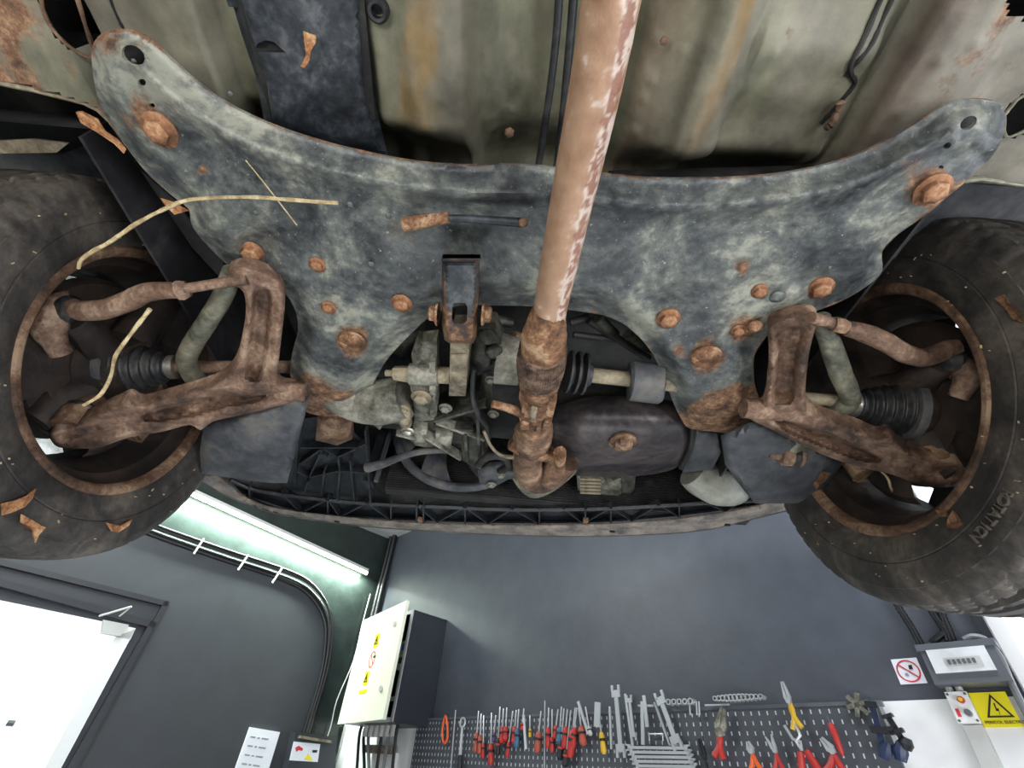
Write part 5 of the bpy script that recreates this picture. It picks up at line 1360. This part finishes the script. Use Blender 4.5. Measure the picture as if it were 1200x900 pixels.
# ---------------------------------------------------------------- front end: radiator, fan, lattice panel, bumper
YR = 1.13
fe = empty('radiator', aty(560, 560, YR), None, None, parent=car)
a = aty(440, 612, YR); b = aty(880, 612, YR)
m = M(); m.obox((a.x, YR, .578), (b.x - a.x, 0, 0), (0, .03, 0), (0, 0, .34)); m.build('core', 'dark', fe, False)
m = M(); z = .58
while z < .80:
    m.obox((a.x, YR - .004, z), (b.x - a.x, 0, 0), (0, .004, 0), (0, 0, .0022)); z += .0065
m.build('fins', 'arch', fe, False, kind='stuff')
m = M(); m.obox((aty(428, 560, YR - .03).x, YR - .04, .575), (.022, 0, 0), (0, .04, 0), (0, 0, .3)); m.build('side_tank', 'plastic', fe, False)
m = M(); q = aty(441, 560, YR - .03); m.obox((q.x, YR - .045, .575), (.010, 0, 0), (0, .01, 0), (0, 0, .3)); m.build('tank_edge', 'splash', fe, False)
fc = aty(546, 500, YR - .05); fr_ = abs(aty(546, 572, YR - .05).z - fc.z)
fan = empty('cooling_fan', fc, None, None, parent=car)
P = [fc + V((cos(t), 0, sin(t))) * fr_ for t in [2 * pi * k / 48 for k in range(48)]]
M().tube(P, .012, 10, closed=True).build('fan_ring', 'splash', fan)
for k in range(7):
    t = 2 * pi * k / 7 + .3; m = M(); vs = []
    for i in range(7):
        r = fr_ * (.25 + .72 * i / 6); w = .16 + .10 * i / 6
        for q in (-1, 0, 1):
            an = t + i * .09 + q * w; vs.append(fc + V((cos(an) * r, .012 * q, sin(an) * r)))
    f = [(i * 3 + j, i * 3 + j + 1, i * 3 + j + 4, i * 3 + j + 3) for i in range(6) for j in range(2)]
    m.add(vs, f); m.add([v + V((0, .003, 0)) for v in vs], f); m.build('fan_blade', 'splash', fan)
M().tube([fc - V((0, .02, 0)), fc + V((0, .03, 0))], .05, 20).build('fan_hub', 'plastic', fan)
st = ctube('shroud_strut', [(430, 548, 'z', .545), (450, 543, 'z', .545), (480, 532, 'z', .545), (510, 528, 'z', .545), (540, 530, 'z', .545)], [6, 5, 4, 3.5, 3], 'splash', car, wob=0)

# plastic lattice carrier: base skin, rails, cross ribs
FZ = .565
lat = plate('lattice_panel', [(350, 492), (372, 488), (400, 492), (428, 520), (436, 560), (434, 592), (400, 588), (350, 580), (334, 570)], 'plastic', car, (0, 0, FZ + .02), Z0, sm=1, step=10, h=lambda x, y, d: 0, thick=.004)
def rib(x0, y0, x1, y1, z, par, w=.004, h=.018, mat='plastic'):
    a, b = at(x0, y0, z), at(x1, y1, z); a.z += h / 2; b.z += h / 2
    return M().bar(a, b, w, h).build('lattice_rib', mat, par, False)
for q in ((350, 545, 378, 526), (378, 526, 396, 536), (396, 536, 430, 520), (360, 565, 378, 526), (345, 552, 362, 560), (362, 560, 398, 552), (398, 552, 396, 536), (398, 552, 430, 555), (362, 560, 356, 580), (398, 552, 395, 588), (352, 525, 425, 525), (350, 492, 345, 570), (428, 505, 434, 590), (380, 552, 376, 582), (410, 540, 415, 588)):
    rib(*q, FZ, lat)
c = at(378, 535, FZ - .002); M().tube([c, c + V((0, 0, .02))], .011, 14).build('lattice_boss', 'plastic', lat)
gplate('suspension_mount', [(372, 488), (410, 494), (412, 515), (395, 522), (370, 516)], .555, 'rust', .02, par=lat)

up_l = [(270, 562), (300, 574), (360, 583), (430, 590), (520, 594), (600, 597), (700, 596), (780, 592), (850, 588), (900, 586), (925, 588)]
lo_l = [(288, 584), (320, 597), (360, 603), (430, 609), (520, 613), (600, 615), (700, 614), (780, 608), (840, 601), (880, 595), (900, 591)]
lf = plate('lower_grille_beam', smoothpoly(up_l, 3, False) + smoothpoly(lo_l, 3, False)[::-1], 'plastic', car, (0, 0, FZ + .022), Z0, sm=1, step=9, thick=.003)
for L_, w in ((up_l, .006), (lo_l, .010)):
    P = [at(x, y, FZ + .004) for x, y in smoothpoly(L_, 4, False)]
    M().tube(P, w, 8, flat=1.0).build('beam_rail', 'plastic', lf)
U = smoothpoly(up_l, 6, False); Lw = smoothpoly(lo_l, 6, False); k = 0
xs_ = [292, 330, 352, 384, 398, 430, 458, 488, 512, 545, 572, 600, 632, 660, 684, 716, 740, 772, 796, 826, 850, 872]
def yat(L, x): return float(np.interp(x, [p[0] for p in L], [p[1] for p in L]))
for i in range(len(xs_) - 1):
    a, b = xs_[i], xs_[i + 1]; kind = i % 3
    if kind == 0: rib(a, yat(up_l, a), a, yat(lo_l, a), FZ, lf)
    if kind != 0 or i % 2: rib(a, yat(up_l, a) if i % 2 else yat(lo_l, a), b, yat(lo_l, b) if i % 2 else yat(up_l, b), FZ, lf)
for a in (488, 496, 686): rib(a, yat(up_l, a), a, yat(lo_l, a) + 3, FZ - .004, lf, .004, .02)

bo = [(222, 556), (240, 566), (262, 580), (290, 592), (330, 604), (380, 612), (430, 618), (500, 623), (600, 628), (700, 629), (780, 626), (830, 621), (870, 612), (910, 602), (958, 590), (1000, 575)]
bi = [(255, 558), (272, 572), (300, 590), (340, 599), (380, 604), (430, 609), (500, 614), (600, 616), (700, 615), (780, 610), (840, 602), (875, 596), (908, 588), (960, 583), (1000, 565)]
BB = smoothpoly(bo, 3, False) + smoothpoly(bi, 3, False)[::-1]
_bi = np.array(smoothpoly(bi, 3, False))
bump = plate('bumper', BB, 'bumper', car, (0, 0, .556), Z0, sm=1, step=4, thick=.003, h=lambda x, y, d: .004 * math.exp(-((dl(x, y, _bi) - 8) / 3) ** 2) + .004 * (1 - sstep(0, 3, d)), rust=lambda x, y, d: .10 + (.2 if d < 2 else 0))
m = M(); P = [at(x, y, .558) for x, y in smoothpoly(bo, 4, False)]; n = len(P)
vs = P + [q + V((0, .03, .06)) for q in P] + [q + V((0, .035, .24)) for q in P]
m.add(vs, [(j * n + i, j * n + i + 1, (j + 1) * n + i + 1, (j + 1) * n + i) for j in range(2) for i in range(n - 1)])
m.add([v + V((0, -.003, 0)) for v in vs], [(j * n + i, j * n + i + 1, (j + 1) * n + i + 1, (j + 1) * n + i) for j in range(2) for i in range(n - 1)])
m.build('bumper_skin', 'bumperpaint', bump)
for a, b in ((395, 612), (718, 624), (853, 616)):
    c = at(a, b, .5545); M().obox(c - V((.008, .003, 0)), (.014, 0, 0), (0, .006, 0), (0, 0, .004)).build('drain_slot', 'ink', bump, False)
for a, b in ((492, 611), (686, 612)):
    c = at(a, b, .554); M().obox(c - V((.006, .008, 0)), (.013, 0, 0), (0, .018, 0), (0, 0, .01)).build('rusty_clip', 'rust', bump, False)
# washer bottle
c = [(812, 552, .60, 20), (822, 560, .59, 22), (840, 570, .58, 22), (856, 575, .58, 18), (866, 578, .585, 12), (872, 581, .59, 6)]
ptube('washer_bottle', c, 'whiteplastic', car, 20, k=4)
# bonnet and inner bay walls keep daylight out of the bay
m = M(); m.obox((-.62, .95, .64), (.02, 0, 0), (0, .18, 0), (0, 0, .2)); m.build('bay_wall', 'dark', car, False)
m = M(); m.obox((.60, .95, .64), (.02, 0, 0), (0, .18, 0), (0, 0, .2)); m.build('bay_wall', 'dark', car, False)

# ================================================================== DEBRIS CAUGHT ON THE CAR
def leaf(pts, z, label, mat='leaf', plane=None, group=None, curl=.006):
    P = [(at(a, b, z) if plane is None else atn(a, b, *plane)) for a, b in pts]
    c = sum(P, V((0, 0, 0))) / len(P); n = Z0 if plane is None else plane[1]
    if n.dot(c) > 0: n = -n
    m = M(); k = len(P); top = [p + n * (curl * (.2 + random.random())) for p in P]; cc = c + n * curl * .1
    m.add(top + [cc], [(i, (i + 1) % k, k) for i in range(k)]); m.add([q - n * .001 for q in top] + [cc - n * .001], [((i + 1) % k, i, k) for i in range(k)])
    return m.build('dry_leaf', mat, None, True, label, 'leaf', group, angle=50)
leaf([(356, 36), (366, 40), (373, 40), (371, 50), (366, 58), (364, 70), (358, 79), (353, 77), (359, 64), (358, 50)], .585, 'curled tan leaf lying on the black heat shield')
leaf([(91, 130), (100, 128), (118, 138), (128, 150), (140, 162), (152, 172), (148, 178), (135, 168), (115, 154), (98, 142)], .50, 'long brown leaf caught at the left edge of the subframe')
leaf([(189, 231), (205, 237), (222, 246), (205, 251), (196, 241)], .49, 'small pale pointed leaf beside the twig on the left subframe edge', curl=.002)
ptw = lambda pts, z, r, nm, lab, cat: M().tube([at(x, y, z_) for x, y, z_ in smoothpoly(pts, 6, False)], r, 6, wob=.25).build(nm, 'twig', None, True, lab, cat)
ptw([(92, 314, .43), (95, 305, .43), (108, 295, .43), (128, 284, .435), (160, 262, .45), (195, 244, .47), (225, 234, .485), (290, 231, .490), (350, 235, .492), (396, 238, .493)], 0, .0022, 'dry_stalk', 'long pale dry stalk lying across the left end of the subframe', 'stalk')
ptw([(98, 475, .31), (118, 462, .32), (130, 440, .33), (135, 418, .335), (150, 396, .34), (162, 380, .35), (176, 362, .36)], 0, .0020, 'dry_root', 'thin kinked root hanging over the left drive shaft boot', 'root')
ptw([(1028, 548, .44), (1040, 560, .43), (1044, 572, .42), (1050, 584, .42)], 0, .0018, 'dry_root', 'short root hanging below the right control arm', 'root')
ptw([(288, 188, .492), (310, 215, .492), (348, 264, .493)], 0, .0008, 'dry_stalk', 'thin dark straight stalk on the left part of the subframe', 'stalk')
tl = (V((wc.x + .0965, 0, 0)), V((1, 0, 0)))
tr2 = (V((rc.x - .0965, 0, 0)), V((-1, 0, 0)))
leaf([(0, 590), (14, 586), (34, 577), (40, 572), (36, 584), (28, 594), (14, 600), (0, 604)], 0, 'orange-brown leaf scrap on the left tyre sidewall, upper of two', plane=tl)
leaf([(20, 602), (34, 608), (46, 616), (52, 618), (42, 626), (36, 636), (34, 622), (22, 612)], 0, 'orange-brown leaf scrap on the left tyre sidewall, lower of two', plane=tl)
leaf([(120, 612), (136, 616), (152, 608), (150, 616), (134, 624), (126, 622)], 0, 'small cream leaf scrap low on the left tyre', plane=tl)
leaf([(1119, 598), (1124, 604), (1130, 614), (1124, 620), (1114, 619), (1115, 608)], 0, 'orange leaf scrap on the right tyre just under the rim', 'rustbright', plane=tr2)
leaf([(1102, 598), (1112, 600), (1114, 606), (1106, 606)], 0, 'tiny orange leaf scrap on the lip of the right rim', 'rustbright', plane=tr2)
leaf([(1170, 350), (1180, 345), (1186, 356), (1198, 366), (1200, 378), (1190, 374), (1180, 362)], 0, 'reddish leaf scrap high on the right tyre sidewall', 'rustbright', plane=tr2)
leaf([(952, 556), (965, 552), (976, 555), (968, 566), (958, 574), (954, 566)], 0, 'bright orange rust flake at the front edge of the right tyre', 'rustbright', plane=tr2)
bpy.context.view_layer.update()
